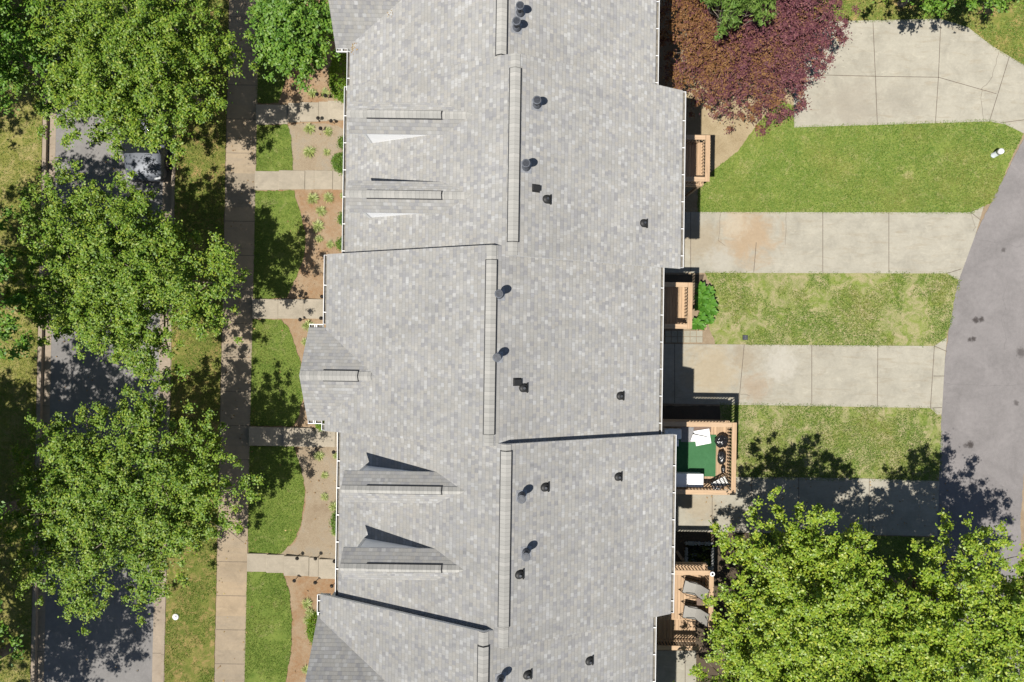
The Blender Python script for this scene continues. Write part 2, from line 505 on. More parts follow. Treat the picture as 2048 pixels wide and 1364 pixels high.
M['sling'] = simple('grey_sling_fabric', (.27, .26, .24), .85, var=.12, scale=40, bump=.3)
M['webbing'] = simple('white_webbing', (.72, .72, .70), .7, var=.08)
M['stone'] = simple('grey_edging_stone', (.27, .27, .26), .9, var=.3, scale=7, bump=.5)
M['water'] = simple('dark_pond_water', (.008, .01, .012), .03, 0, .5, .1)
M['pedestal'] = simple('pale_pedestal_paint', (.55, .60, .62), .5, var=.08)
M['paver'] = concrete_mat('paver_concrete', (.36, .34, .27), (.25, .24, .18), .5)
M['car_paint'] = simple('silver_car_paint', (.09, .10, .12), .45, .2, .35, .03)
M['chrome'] = simple('chrome', (.75, .75, .76), .12, 1.0, .5, .03)
M['red_lens'] = simple('red_lens', (.35, .01, .01), .15)
M['clear_lens'] = simple('clear_lens', (.65, .66, .68), .1, .2)

# ------------------------------------------------------------------ setting: ground and flat sheets
g = MB()
prof = [(-400, .8), (-22.95, .8), (-22.95, .64), (-16.65, .64), (-16.65, .8), (-12.4, .8), (-8.2, 1.4), (-5, 1.4), (4.5, 0), (400, 0)]
for (a, za), (b, zb) in zip(prof, prof[1:]):
    g.face([(a - K * 400, -400, za), (b - K * 400, -400, zb), (b + K * 400, 400, zb), (a + K * 400, 400, za)])
g.build('ground', M['soil'], kind='structure')


def catmull(pts, n=5):
    out = []
    m = len(pts)
    for i in range(m):
        p0, p1, p2, p3 = (np.array(pts[(i + k - 1) % m]) for k in range(4))
        for j in range(n):
            t = j / n
            out.append(tuple(.5 * (2 * p1 + (p2 - p0) * t + (2 * p0 - 5 * p1 + 4 * p2 - p3) * t * t + (3 * p1 - p0 - 3 * p2 + p3) * t ** 3)))
    return out


def ragged(poly, amp, step=.12):
    out = []
    for (x0, y0), (x1, y1) in zip(poly, poly[1:] + poly[:1]):
        L = math.hypot(x1 - x0, y1 - y0)
        k = max(1, min(400, int(L / step)))
        for j in range(k):
            x, y = x0 + (x1 - x0) * j / k, y0 + (y1 - y0) * j / k
            out.append((x + amp * noise.noise((x * 5, y * 5, 1.3)), y + amp * noise.noise((x * 5, y * 5, 7.9))))
    return out


def drape(me_bm, poly, lift, mi=0, thick=0.0):
    f = me_bm.faces.new([me_bm.verts.new((x, y, 0)) for x, y in poly])
    if f.normal.z < 0 or sum(a[0] * b[1] - b[0] * a[1] for a, b in zip(poly, poly[1:] + poly[:1])) < 0:
        f.normal_flip()
    f.material_index = mi
    return f


def sheet(name, poly, mat, lift=.01, thick=0.0, marks=(), markmat=None, kind='structure', z=None):
    """a flat thing lying on the terrain; marks are thin polylines (joints, cracks) set 4 mm above in the same mesh"""
    bm = bmesh.new()
    drape(bm, poly, lift)
    for s in (-22.95, -16.65, -12.4, -8.2, -5, 4.5):
        bmesh.ops.bisect_plane(bm, geom=bm.verts[:] + bm.edges[:] + bm.faces[:], plane_co=(s, 0, 0), plane_no=Vector((1, -K, 0)).normalized())
    bmesh.ops.triangulate(bm, faces=bm.faces[:])
    for v in bm.verts:
        v.co.z = (gz(v.co.x, v.co.y) if z is None else z) + lift
    bm.normal_update()
    if thick:
        be = [e for e in bm.edges if e.is_boundary]
        r = bmesh.ops.extrude_edge_only(bm, edges=be)
        for v in r['geom']:
            if isinstance(v, bmesh.types.BMVert):
                v.co.z -= thick
    for pts, w in marks:
        for (x0, y0), (x1, y1) in zip(pts, pts[1:]):
            d = Vector((x1 - x0, y1 - y0)); L = d.length
            if L < 1e-6:
                continue
            d /= L; nx, ny = -d.y * w / 2, d.x * w / 2
            q = [(x0 - nx, y0 - ny), (x1 - nx, y1 - ny), (x1 + nx, y1 + ny), (x0 + nx, y0 + ny)]
            k = 6
            for j in range(k):
                a, b = j / k, (j + 1) / k
                quad = [(q[0][0] + (q[1][0] - q[0][0]) * t, q[0][1] + (q[1][1] - q[0][1]) * t) for t in (a, b)] + \
                       [(q[3][0] + (q[2][0] - q[3][0]) * t, q[3][1] + (q[2][1] - q[3][1]) * t) for t in (b, a)]
                ff = bm.faces.new([bm.verts.new((x, y, (gz(x, y) if z is None else z) + lift + .004)) for x, y in quad])
                ff.material_index = 1
    me = bpy.data.meshes.new(name); bm.to_mesh(me); bm.free()
    me.materials.append(mat)
    if markmat:
        me.materials.append(markmat)
    o = bpy.data.objects.new(name, me); col.objects.link(o)
    if kind:
        o['kind'] = kind
    return o


def px(pts):
    return [P(*p) for p in pts]


def sstrip(s0, s1, y0=-45, y1=45):
    return [(s0 + K * y0, y0), (s1 + K * y0, y0), (s1 + K * y1, y1), (s0 + K * y1, y1)]


def cut(s, y):
    return (s + K * y, y)


# left street with its kerbs and gutter pans
sheet('street', sstrip(-22.5, -17.22, -120, 120), M['asphalt_street'], .012)

for a, b, nm in ((-22.85, -22.5, 'gutter_pan'), (-17.22, -16.72, 'gutter_pan')):
    jm = [([cut(a, y), cut(b, y)], .02) for y in np.arange(-39.5, 40, 3.0)]
    sheet(nm, sstrip(a, b, -40, 40), M['kerb'], .016, 0, jm, M['joint'])
for a, b in ((-23.03, -22.85), (-16.72, -16.56)):
    kb = MB()
    q = [cut(a, -40), cut(b, -40), cut(b, 40), cut(a, 40)]
    kb.prism(q, .45, .825)
    for y in np.arange(-39.5, 40, 3.0):
        kb.face([(*cut(a + .01, y), .829), (*cut(b - .01, y), .829), (*cut(b - .01, y + .02), .829), (*cut(a + .01, y + .02), .829)], 1)
    kb.build('kerb', [M['kerb'], M['joint']], kind='structure')
# sidewalk
SW0, SW1 = -14.09, -12.63
jy = [P(460, 1123)[1] + 1.655 * i for i in range(-12, 26)]
sheet('sidewalk', sstrip(SW0, SW1, -40, 40), M['sidewalk'], .03, .1, [([cut(SW0, y), cut(SW1, y)], .025) for y in jy], M['joint'])

LAWNS = []      # polygons that grow grass blades: (poly, density, bare amount)


def lawn(poly, mat, dens, bare, lift=.02, smooth=False, rag=.05, seed=0):
    if smooth:
        poly = catmull(poly)
    poly = ragged(poly, rag)
    sheet('lawn', poly, M[mat], lift)
    LAWNS.append((poly, dens, bare, seed))


lawn(sstrip(-60, -23.06, -30, 30), 'lawn_dry', 420, .35, rag=.02)
lawn(sstrip(-16.53, -14.12, -30, 30), 'lawn_street', 700, .45, rag=.04)
# front planting band: pine straw, with the lawns on it
sheet('mulch_bed', [cut(-12.6, -19), (-6.7, -19), (-6.7, 19), cut(-12.6, 19)], M['mulch'], .006)
sheet('mulch_bed', ragged(catmull(px([(598, 895), (690, 895), (690, 1110), (560, 1108), (590, 1085), (605, 1040), (612, 985)])), .05), M['gravel'], .010)
sheet('mulch_bed', ragged(catmull(px([(570, 255), (690, 258), (690, 338), (575, 340)])), .05), M['gravel'], .010)
front = [
    [(513, -60), (596, -60), (594, 60), (575, 150), (556, 206), (514, 206)],
    [(514, 250), (574, 250), (583, 272), (586, 343), (512, 343)],
    [(511, 382), (588, 381), (600, 425), (611, 465), (609, 510), (592, 555), (574, 597), (507, 597)],
    [(505, 639), (562, 639), (577, 655), (590, 690), (601, 725), (606, 765), (605, 800), (598, 832), (588, 852), (500, 852)],
    [(499, 892), (588, 892), (603, 940), (610, 985), (604, 1040), (590, 1080), (562, 1107), (496, 1105)],
    [(494, 1143), (565, 1143), (578, 1180), (584, 1240), (581, 1310), (571, 1364), (568, 1450), (487, 1450)],
]
for i, q in enumerate(front):
    lawn(px(q), 'lawn_front', 900, .22 if i < 5 else .38, .024, rag=.06, seed=i)

# right-hand ground
sheet('pine_straw', ragged(catmull(px([(1340, 150), (1560, 170), (1590, 240), (1535, 245), (1480, 310), (1428, 340), (1396, 372), (1396, 430), (1330, 430)])), .06), M['straw'], .006)
lawn(px([(1394, 427), (1396, 374), (1428, 340), (1478, 300), (1522, 238), (1560, 200), (1590, 214), (1590, 252), (1700, 249), (1978, 239), (2010, 246), (2046, 268), (2014, 335), (1989, 400), (1967, 415), (1941, 428)]),
     'lawn_back', 900, .30, .012, rag=.06, seed=11)
lawn(px([(1408, 543), (1892, 544), (1920, 560), (1906, 635), (1890, 680), (1868, 695), (1432, 690), (1416, 650), (1432, 605), (1424, 572)]), 'lawn_patchy', 850, .53, .012, rag=.08, seed=12)
lawn(px([(1440, 804), (1860, 813), (1884, 828), (1881, 964), (1440, 956)]), 'lawn_patchy', 850, .40, .012, rag=.06, seed=13)
lawn(px([(1520, 1066), (1868, 1074), (1862, 1500), (1450, 1500), (1450, 1290), (1500, 1180)]), 'lawn_back', 500, .3, .012, rag=.06, seed=14)
lawn(px([(1600, 46), (1705, 46), (1880, 42), (1936, 59), (1986, 98), (2050, 136), (2240, 160), (2300, -260), (1600, -260)]), 'lawn_street', 800, .4, .012, rag=.08, seed=15)
lawn(px([(2050, 1000), (2180, 1000), (2180, 1500), (2044, 1500)]), 'lawn_back', 500, .2, .012, rag=.06, seed=16)
sheet('planting_bed', ragged(px([(1240, 811), (1458, 812), (1458, 948), (1240, 948)]), .05), M['shaded_soil'], .008)
sheet('planting_bed', ragged(px([(1240, 1060), (1560, 1062), (1540, 1500), (1385, 1500), (1385, 1300), (1240, 1300)]), .05), M['shaded_soil'], .008)
sheet('planting_bed', ragged(px([(1240, 549), (1408, 549), (1404, 566), (1240, 566)]), .03), M['shaded_soil'], .007)

lane = [(2150, 120), (2048, 275), (1985, 400), (1950, 470), (1916, 558), (1901, 640), (1889, 720), (1883, 830), (1878, 950), (1874, 1040), (1868, 1200), (1860, 1364), (1850, 1600),
        (2036, 1600), (2040, 1200), (2041, 1040), (2047, 950), (2062, 800), (2105, 600), (2180, 400), (2300, 180)]


def wander(pts, amp=.12, w=.012):
    q = px(pts); out = []
    for (x0, y0), (x1, y1) in zip(q, q[1:]):
        k = max(4, int(math.hypot(x1 - x0, y1 - y0) / .25))
        for t in range(k):
            x, y = x0 + (x1 - x0) * t / k, y0 + (y1 - y0) * t / k
            out.append((x + amp * noise.noise((x * 2.3, y * 2.3, 4)), y + amp * noise.noise((x * 2.3, y * 2.3, 8))))
    return (out + [q[-1]], w)


sheet('lane', ragged(px(lane), .05, .15), M['asphalt_lane'], .020, .02, [
    wander([(1890, 766), (1960, 772), (2050, 768)]), wander([(1950, 480), (2050, 492)], .2), wander([(2012, 560), (2005, 640), (2010, 700)], .2),
    ], M['seam'])


def drive(poly, joints, cracks=()):
    marks = [(px(j), .03) for j in joints]
    for c in cracks:
        pts = []
        w = px(c)
        for (x0, y0), (x1, y1) in zip(w, w[1:]):
            for t in np.linspace(0, 1, 6)[:-1]:
                x, y = x0 + (x1 - x0) * t, y0 + (y1 - y0) * t
                pts.append((x + .05 * noise.noise((x * 6, y * 6, 2)), y + .05 * noise.noise((x * 6, y * 6, 5))))
        pts.append(w[-1])
        marks.append((pts, .014))
    return sheet('driveway', px(poly), M['drive'], .030, .06, marks, M['joint'])


drive([(1588, 255), (1586, 120), (1600, 44), (1700, 42), (1880, 38), (1935, 55), (1985, 93), (2048, 131), (2140, 168), (2110, 225), (2062, 275), (2048, 267), (2010, 249), (1978, 243)],
      [[(1745, 41), (1750, 150), (1754, 250)], [(1881, 38), (1876, 155), (1870, 246)], [(1590, 149), (1750, 153), (1876, 155), (1992, 188)], [(2018, 113), (1978, 243)], [(2048, 240), (2000, 246)]],
      [[(1997, 103), (1990, 130), (1982, 158), (1963, 178), (1961, 200), (1966, 243)]])
drive([(1225, 424), (1941, 425), (1967, 412), (1950, 470), (1917, 560), (1893, 547), (1225, 545)],
      [[(1645, 425), (1645, 546)], [(1777, 425), (1777, 546)], [(1512, 485), (1507, 545)], [(1381, 424), (1381, 545)], [(1893, 547), (1922, 538)], [(1941, 425), (1960, 440)]],
      [[(1441, 424), (1436, 480), (1450, 492)], [(1572, 425), (1570, 490)], [(1940, 425), (1950, 455), (1946, 462)]])
drive([(1225, 687), (1868, 692), (1893, 675), (1889, 720), (1883, 828), (1874, 829), (1860, 816), (1225, 805)],
      [[(1349, 688), (1349, 806)], [(1488, 689), (1477, 808)], [(1623, 690), (1623, 811)], [(1755, 691), (1754, 813)], [(1868, 692), (1860, 816)], [(1868, 692), (1893, 703)], [(1866, 752), (1888, 752)], [(1860, 816), (1883, 815)]],
      [[(1480, 788), (1490, 789), (1500, 792)]])
drive([(1225, 951), (1700, 956), (1878, 962), (1874, 1072), (1225, 1060)],
      [[(1424, 952), (1424, 1062)], [(1503, 953), (1502, 1063)], [(1597, 955), (1597, 1065)], [(1738, 957), (1737, 1068)]])
drive([(1225, 1300), (1392, 1301), (1392, 1460), (1225, 1460)], [[(1370, 1300), (1370, 1460)]])
# square pavers beside the deck
pv = MB()
for i in range(6):
    for j in range(2):
        x0, y0 = P(1330 + i * 12.6, 661 + j * 12.2)
        pv.box(x0 + .01, x0 + .295, y0 - .29, y0 - .01, -.03, .026 + .004 * ((i + j) % 2), 0, bev=.008)
pv.build('paver_path', M['paver'], kind='structure')


def front_walk(segs, y_of):
    """segs: (px0, px1, z) slabs along x; y edges from pixel rows"""
    w = MB()
    for (p0, p1, z, t, b) in segs:
        x0 = P(p0, (t + b) / 2, z)[0]; x1 = P(p1, (t + b) / 2, z)[0]
        yt = P(p0, t, z)[1]; yb = P(p0, b, z)[1]
        z = max(z, gz(x1, yt) + .045)
        w.box(x0 + .006, x1 - .006, yb, yt, .5, z, 0, bev=.012)
    return w.build('front_walk', M['walk'], kind='structure')


front_walk([(514, 578, .87, 211, 249), (577, 602, 1.03, 207, 245), (601, 638, 1.19, 205, 243), (637, 656, 1.35, 203, 241), (655, 700, 1.51, 201, 239)], None)
front_walk([(511, 561, .87, 343, 380), (561, 613, .90, 343, 380), (612, 631, 1.06, 342, 380), (630, 667, 1.22, 342, 379), (666, 684, 1.38, 342, 379), (683, 720, 1.54, 342, 379)], None)
front_walk([(506, 558, .87, 598, 637), (558, 609, 1.03, 598, 637), (608, 646, 1.2, 598, 637), (645, 700, 1.37, 598, 637)], None)
front_walk([(500, 570, .87, 853, 890), (570, 636, 1.03, 854, 891), (635, 673, 1.2, 855, 892), (672, 720, 1.37, 856, 893)], None)
front_walk([(495, 535, .87, 1106, 1142), (535, 571, .90, 1107, 1143), (570, 620, 1.08, 1110, 1149), (619, 638, 1.24, 1114, 1152), (637, 700, 1.42, 1118, 1157)], None)

# ------------------------------------------------------------------ grass blades (nobody could count them)


def in_poly(x, y, poly):
    inside = np.zeros(len(x), bool)
    n = len(poly)
    for i in range(n):
        x0, y0 = poly[i]; x1, y1 = poly[(i + 1) % n]
        if y0 == y1:
            continue
        c = ((y0 > y) != (y1 > y)) & (x < (x1 - x0) * (y - y0) / (y1 - y0) + x0)
        inside ^= c
    return inside


def vnoise(x, y, seed):
    r = np.random.default_rng(seed).random((64, 64))
    xi, yi = np.floor(x).astype(int), np.floor(y).astype(int)
    fx, fy = x - xi, y - yi
    fx, fy = fx * fx * (3 - 2 * fx), fy * fy * (3 - 2 * fy)
    g_ = lambda a, b: r[a % 64, b % 64]
    return (g_(xi, yi) * (1 - fx) + g_(xi + 1, yi) * fx) * (1 - fy) + (g_(xi, yi + 1) * (1 - fx) + g_(xi + 1, yi + 1) * fx) * fy


def mesh_tris(name, V, nper, mat, smooth=False):
    """V: (n, nper, 3) -> one mesh of n separate small faces"""
    n = len(V)
    me = bpy.data.meshes.new(name)
    me.vertices.add(n * nper); me.vertices.foreach_set('co', V.reshape(-1).astype(np.float32))
    me.loops.add(n * nper); me.loops.foreach_set('vertex_index', np.arange(n * nper, dtype=np.int32))
    me.polygons.add(n)
    me.polygons.foreach_set('loop_start', np.arange(0, n * nper, nper, dtype=np.int32))
    me.update(calc_edges=True)
    me.materials.append(mat)
    return me


blades = []
for poly, dens, bare, seed in LAWNS:
    a = np.array(poly)
    lo, hi = a.min(0), a.max(0)
    lo = np.maximum(lo, (-27, -18.5)); hi = np.minimum(hi, (27, 18.5))
    if (hi <= lo).any():
        continue
    n = int((hi[0] - lo[0]) * (hi[1] - lo[1]) * dens)
    x = rng.uniform(lo[0], hi[0], n); y = rng.uniform(lo[1], hi[1], n)
    keep = in_poly(x, y, poly)
    nz = .5 * vnoise(x * .9, y * .9, seed + 50) + .3 * vnoise(x * 2.7, y * 2.7, seed + 60) + .2 * vnoise(x * 8, y * 8, seed + 70)
    keep &= nz + rng.normal(0, .05, n) > bare * .95
    x, y, nz = x[keep], y[keep], nz[keep]
    n = len(x)
    zz = np.array([gz(p, q) for p, q in zip(x, y)]) + .012
    ang = rng.uniform(0, 2 * np.pi, n); L = rng.uniform(.05, .11, n) * (.7 + .6 * nz); W = rng.uniform(.009, .018, n)
    lean = rng.uniform(.3, 1.1, n)
    dx, dy = np.cos(ang), np.sin(ang)
    V = np.zeros((n, 3, 3))
    V[:, 0] = np.stack([x - dy * W, y + dx * W, zz], 1)
    V[:, 1] = np.stack([x + dy * W, y - dx * W, zz], 1)
    V[:, 2] = np.stack([x + dx * L * np.sin(lean), y + dy * L * np.sin(lean), zz + L * np.cos(lean)], 1)
    blades.append(V)
blades = np.concatenate(blades)
gr = bpy.data.objects.new('grass', mesh_tris('grass', blades, 3, M['blade'])); col.objects.link(gr)
tag(gr, 'short lawn grass growing round the row of townhouses', 'grass', kind='stuff')

# ------------------------------------------------------------------ foliage


def leaves(C, Rad, per, size, flat=.6, up=.9, seed=0, aspect=.62, four=True):
    """leaf clumps at C with radius Rad -> (n,4,3) folded leaf outlines"""
    r = np.random.default_rng(seed)
    n = len(C) * per
    c = np.repeat(C, per, 0); rr = np.repeat(Rad, per)
    d = r.normal(0, 1, (n, 3)); d /= np.linalg.norm(d, axis=1)[:, None]
    q = np.abs(r.normal(0, .62, n))
    p = c + d * (rr * q)[:, None] * np.array([1, 1, flat])
    nrm = d * .55 + r.normal(0, .45, (n, 3)) + np.array([0, 0, up])
    nrm /= np.linalg.norm(nrm, axis=1)[:, None]
    t = np.cross(nrm, r.normal(0, 1, (n, 3))); t /= np.linalg.norm(t, axis=1)[:, None]
    b = np.cross(nrm, t)
    s = (size * r.uniform(.65, 1.35, n))[:, None]
    V = np.stack([p - t * s * .5, p + b * s * aspect * .5 - t * s * .08, p + t * s * .5 - nrm * s * .12, p - b * s * aspect * .5 - t * s * .08], 1)
    return V


def crown_mesh(name, mat, rad, seed, boughs=60, along=9, per=60, leaf=.11, clump_r=.36, flat=.6, low=-.35, up=1.25, aspect=.62, spread=.20, end0=.78, wobk=1.0, notches=()):
    """boughs radiate from the trunk; leaf clumps sit along them, so the outline is feathery with gaps between boughs"""
    r = np.random.default_rng(seed)
    rad = np.array(rad)
    C, Q, tips = [], [], []
    for i in range(boughs):
        zc = low + (1 - low) * ((i + .5) / boughs)
        a = 2 * np.pi * ((i * .381966) % 1 + r.normal(0, .03))
        k = math.sqrt(max(0, 1 - zc * zc))
        d = np.array([math.cos(a) * k, math.sin(a) * k, zc])
        wob = 1 + wobk * (.08 * math.sin(3 * a + seed) + .06 * math.sin(5 * a + 2 * seed))
        for na, nw, nd in notches:
            da = (a - math.radians(na) + math.pi) % (2 * math.pi) - math.pi
            wob *= 1 - nd * math.exp(-(da / math.radians(nw)) ** 2)
        end = d * rad * r.uniform(end0, 1.05) * wob
        side = np.cross(d, r.normal(0, 1, 3)); side /= np.linalg.norm(side)
        tips.append(end)
        for j in range(along):
            t = .30 + .70 * (j + r.random()) / along
            p = end * t + np.array([0, 0, .10 * rad[2] * math.sin(math.pi * t)])
            p = p + r.normal(0, 1, 3) * spread * rad * (1.15 - .75 * t) * np.array([1, 1, .7])
            C.append(p); Q.append(clump_r * r.uniform(.6, 1.2) * (1.35 - .65 * t))
    V = leaves(np.array(C), np.array(Q), per, leaf, flat, up, seed + 1, aspect)
    return mesh_tris(name, V, 4, mat), np.array(tips)


def trunk_obj(parent, h, rad, centre, targets, r0=.16, seed=0):
    """tapered trunk with limbs reaching into the crown; local coordinates"""
    rd = random.Random(seed)
    mb = MB()
    top = Vector((centre[0] * .6, centre[1] * .6, h))
    pts = [Vector((0, 0, -.25)), Vector((0, 0, .05)), Vector((centre[0] * .15 + rd.uniform(-.06, .06), centre[1] * .15, h * .35)), Vector((centre[0] * .35, centre[1] * .35 + rd.uniform(-.08, .08), h * .7)), top]
    mb.tube(pts, [r0 * 1.7, r0 * 1.25, r0, r0 * .82, r0 * .66], 10)
    for t in targets:
        t = Vector(t)
        b = pts[3].lerp(top, rd.uniform(0.1, 1))
        m = b.lerp(t, .45) + Vector((rd.uniform(-.2, .2), rd.uniform(-.2, .2), -.12 * (t - b).length * rd.uniform(0.2, 1)))
        m2 = b.lerp(t, .75) + Vector((rd.uniform(-.2, .2), rd.uniform(-.2, .2), 0))
        mb.tube([b, m, m2, t], [r0 * .48, r0 * .33, r0 * .2, r0 * .07], 6, cap=False)
        for _ in range(2):
            e = m2 + Vector((rd.uniform(-1, 1), rd.uniform(-1, 1), rd.uniform(-.1, .7))) * rad[0] * .25
            mb.tube([m2, m2.lerp(e, .5) + Vector((0, 0, .05)), e], [r0 * .16, r0 * .11, r0 * .04], 5, cap=False)
    me = MB(); me.__dict__ = mb.__dict__
    o = me.build('trunk', M['bark'])
    o.parent = parent
    return o


def tree(name, label, cat, base, crown_off, rad, h_trunk, mat, seed, group=None, r0=.16, **kw):
    root = empty(name, base, label, cat, group)
    me, C = crown_mesh('crown', M[mat], rad, seed, **kw)
    cr = bpy.data.objects.new('crown', me); col.objects.link(cr); cr.parent = root; cr.location = crown_off
    r = np.random.default_rng(seed + 5)
    idx = r.choice(len(C), min(26, len(C)), replace=False)
    tg = [tuple(C[i] * .85 + np.array(crown_off)) for i in idx]
    trunk_obj(root, h_trunk, rad, crown_off, tg, r0, seed)
    return root


SG = 'street trees along the kerb'
NOTCH = [((-50, 26, .22), (-125, 22, .18)), ((48, 26, .34), (238, 30, .30)), ((-48, 28, .22), (135, 22, .15))]
for i, (cpx, cpy, zc, rx, ry, rz_, sd, lab) in enumerate([
        (272, 130, 5.7, 4.9, 4.7, 2.9, 3, 'leafy green street tree shading the silver car at the kerb'),
        (250, 553, 5.5, 5.4, 4.9, 2.75, 14, 'leafy green street tree in the planting strip, the middle of three'),
        (255, 1000, 5.5, 5.6, 5.0, 2.75, 26, 'leafy green street tree nearest the sunlit bottom stretch of sidewalk')]):
    tx, ty = P(cpx, cpy, zc)
    bx = -15.35 + K * ty
    tree('street_tree', lab, 'tree', (bx, ty + .1, .8), (tx - bx, -.1, zc - .8), (rx, ry, rz_), 3.6, 'leaf_maple', sd, SG, .15,
         boughs=76, along=15, per=112, leaf=.098, clump_r=.37, spread=.125, notches=NOTCH[i])
VG = 'trees on the verge across the street'
vb = None
for i, (y, x, sc, rot, lab) in enumerate([
        (12.2, -22.3, 1.12, 0, 'large green tree across the street at the top left corner'),
        (1.7, -23.5, 1.14, 2.1, 'green tree across the street level with the middle street tree'),
        (-8.2, -23.6, 1.2, 4.0, 'green tree across the street beside the lower street tree'),
        (-15.3, -24.2, 1.1, 5.2, 'tree at the bottom left corner shading the street'),
        (-8.6, -27.4, 1.05, 1.1, 'tree beyond the left edge set back from the street, the lower one'),
        (12.4, -27.2, 1.05, 3.3, 'tree beyond the left edge set back from the street, the upper one'),
        (18.6, -21.8, 1.0, 4.4, 'tree beyond the top left corner by the street')]):
    if vb is None:
        vb = tree('verge_tree', lab, 'tree', (x, y, .8), (0, 0, 6.4), (4.4, 4.4, 3.2), 4.6, 'leaf_left', 41, VG, .17, boughs=80, along=12, per=84, leaf=.11, clump_r=.43, spread=.17)
    else:
        t = copy_tree(vb)
        t.location = (x, y, .8); t.rotation_euler.z = rot; t.scale = (sc, sc, sc); t['label'] = lab

tx, ty = P(588, 62, 5.0)
tree('yard_tree', 'young green tree beside the front corner of the uppermost townhouse', 'tree', (tx + .2, ty, gz(tx, ty)), (-.2, 0, 3.7), (2.0, 2.35, 1.7), 2.4, 'leaf_yard', 57, None, .08,
     boughs=54, along=8, per=62, leaf=.13, clump_r=.36, spread=.14)
tx, ty = P(1495, 55, 3.2)
tree('plum_tree', 'purple leaved tree with bronze and yellow patches beside the driveway pad', 'tree', (tx, ty, 0), (0, 0, 3.0), (4.45, 4.3, 1.9), 1.5, 'leaf_plum', 63, None, .13,
     boughs=150, along=10, per=84, leaf=.09, clump_r=.42, low=-.25, flat=.45, spread=.10, end0=.86, wobk=.8)
tx, ty = P(1476, -22, 6.6)
tree('willow_tree', 'light green narrow leaved tree overhanging the purple tree', 'tree', (tx, ty, 0), (0, 0, 6.5), (1.9, 1.75, 2.0), 4.6, 'leaf_willow', 71, None, .09,
     boughs=30, along=8, per=40, leaf=.22, clump_r=.30, aspect=.2, up=.4)
tx, ty = P(1955, -125, 5.6)
tree('corner_tree', 'dark green tree at the top right edge above the concrete pad', 'tree', (tx, ty, 0), (0, 0, 5.4), (4.6, 3.2, 2.7), 3.6, 'leaf_yard', 77, None, .15,
     boughs=66, along=10, per=75, leaf=.13, clump_r=.46, spread=.15)
BG = 'trees at the bottom of the back yard'
for i, (cpx, cpy, zc, rx, ry, rz_, sd, lab) in enumerate([
        (1606, 1212, 5.8, 4.45, 4.5, 2.9, 83, 'yellow green tree beside the lowest deck'),
        (1930, 1252, 6.4, 4.3, 4.2, 3.0, 91, 'bright green tree beside the asphalt lane'),
        (1580, 1405, 4.6, 5.25, 4.4, 2.6, 99, 'green tree at the bottom edge below the lowest deck'),
        (1800, 1400, 5.2, 4.2, 3.9, 2.7, 107, 'green tree at the bottom edge toward the right corner')]):
    tx, ty = P(cpx, cpy, zc)
    tree('back_tree', lab, 'tree', (tx, ty, 0), (0, 0, zc), (rx, ry, rz_), 3.4, 'leaf_back', sd, BG, .14,
         boughs=58, along=15, per=100, leaf=.112, clump_r=.36, spread=.105, end0=.80, wobk=.8)


def shrub(name, label, cpx, cpy, zc, rad, mat, seed, per=40, leaf=.05, clumps=140, jag=.06, group=None):
    x, y = P(cpx, cpy, zc)
    z0 = gz(x, y)
    root = empty(name, (x, y, z0), label, 'shrub', group)
    r = np.random.default_rng(seed)
    d = r.normal(0, 1, (clumps, 3)); d /= np.linalg.norm(d, axis=1)[:, None]
    d[:, 2] = np.abs(d[:, 2]) * 1.2 - .25
    C = d * np.array(rad) * r.uniform(1 - jag * 2.2, 1 + jag, clumps)[:, None] + np.array([0, 0, zc - z0])
    V = leaves(C, np.full(clumps, .13) * r.uniform(.7, 1.2, clumps), per, leaf, .8, .7, seed + 2)
    me = mesh_tris('foliage', V, 4, M[mat])
    o = bpy.data.objects.new('foliage', me); col.objects.link(o); o.parent = root
    mb = MB()
    for k in range(5):
        a = k * 1.3
        mb.tube([(0, 0, -.05), (rad[0] * .3 * math.cos(a), rad[1] * .3 * math.sin(a), (zc - z0) * .6), (rad[0] * .7 * math.cos(a), rad[1] * .7 * math.sin(a), zc - z0)], [.02, .014, .006], 5)
    s = mb.build('stem', M['bark']); s.parent = root
    return root


shrub('clipped_shrub', 'tall bright green clipped shrub against the uppermost front wall', 686, 152, 2.0, (.62, 1.15, .55), 'leaf_boxwood', 201, 60, .06, 330, .03)
shrub('clipped_shrub', 'rounded green shrub just above the second front walk', 684, 325, 1.8, (.42, .42, .4), 'leaf_shrub', 203, 40, .07, 150)
shrub('clipped_shrub', 'small green shrub under the gutter beside the upper bed of grass clumps', 692, 285, 1.75, (.32, .30, .3), 'leaf_shrub', 205, 36, .06, 90)
shrub('clipped_shrub', 'dark green shrub under the gutter between the second and third walks', 691, 437, 1.75, (.28, .34, .35), 'leaf_shrub', 207, 36, .06, 90)
shrub('clipped_shrub', 'small shrub in the corner where the roof steps out', 688, 488, 1.75, (.3, .30, .3), 'leaf_shrub', 209, 36, .06, 90)
shrub('clipped_shrub', 'tiny yellow green shrub tucked by the gable gutter', 643, 850, 1.75, (.2, .22, .22), 'leaf_boxwood', 211, 36, .05, 60)
shrub('clipped_shrub', 'green shrub under the gutter in the gravel bed', 676, 1045, 1.75, (.3, .5, .35), 'leaf_shrub', 213, 36, .06, 110)
shrub('clipped_shrub', 'clipped dome shrub beside the lowest front gable', 640, 1258, 1.9, (.55, .75, .5), 'leaf_boxwood', 215, 60, .06, 280, .03)

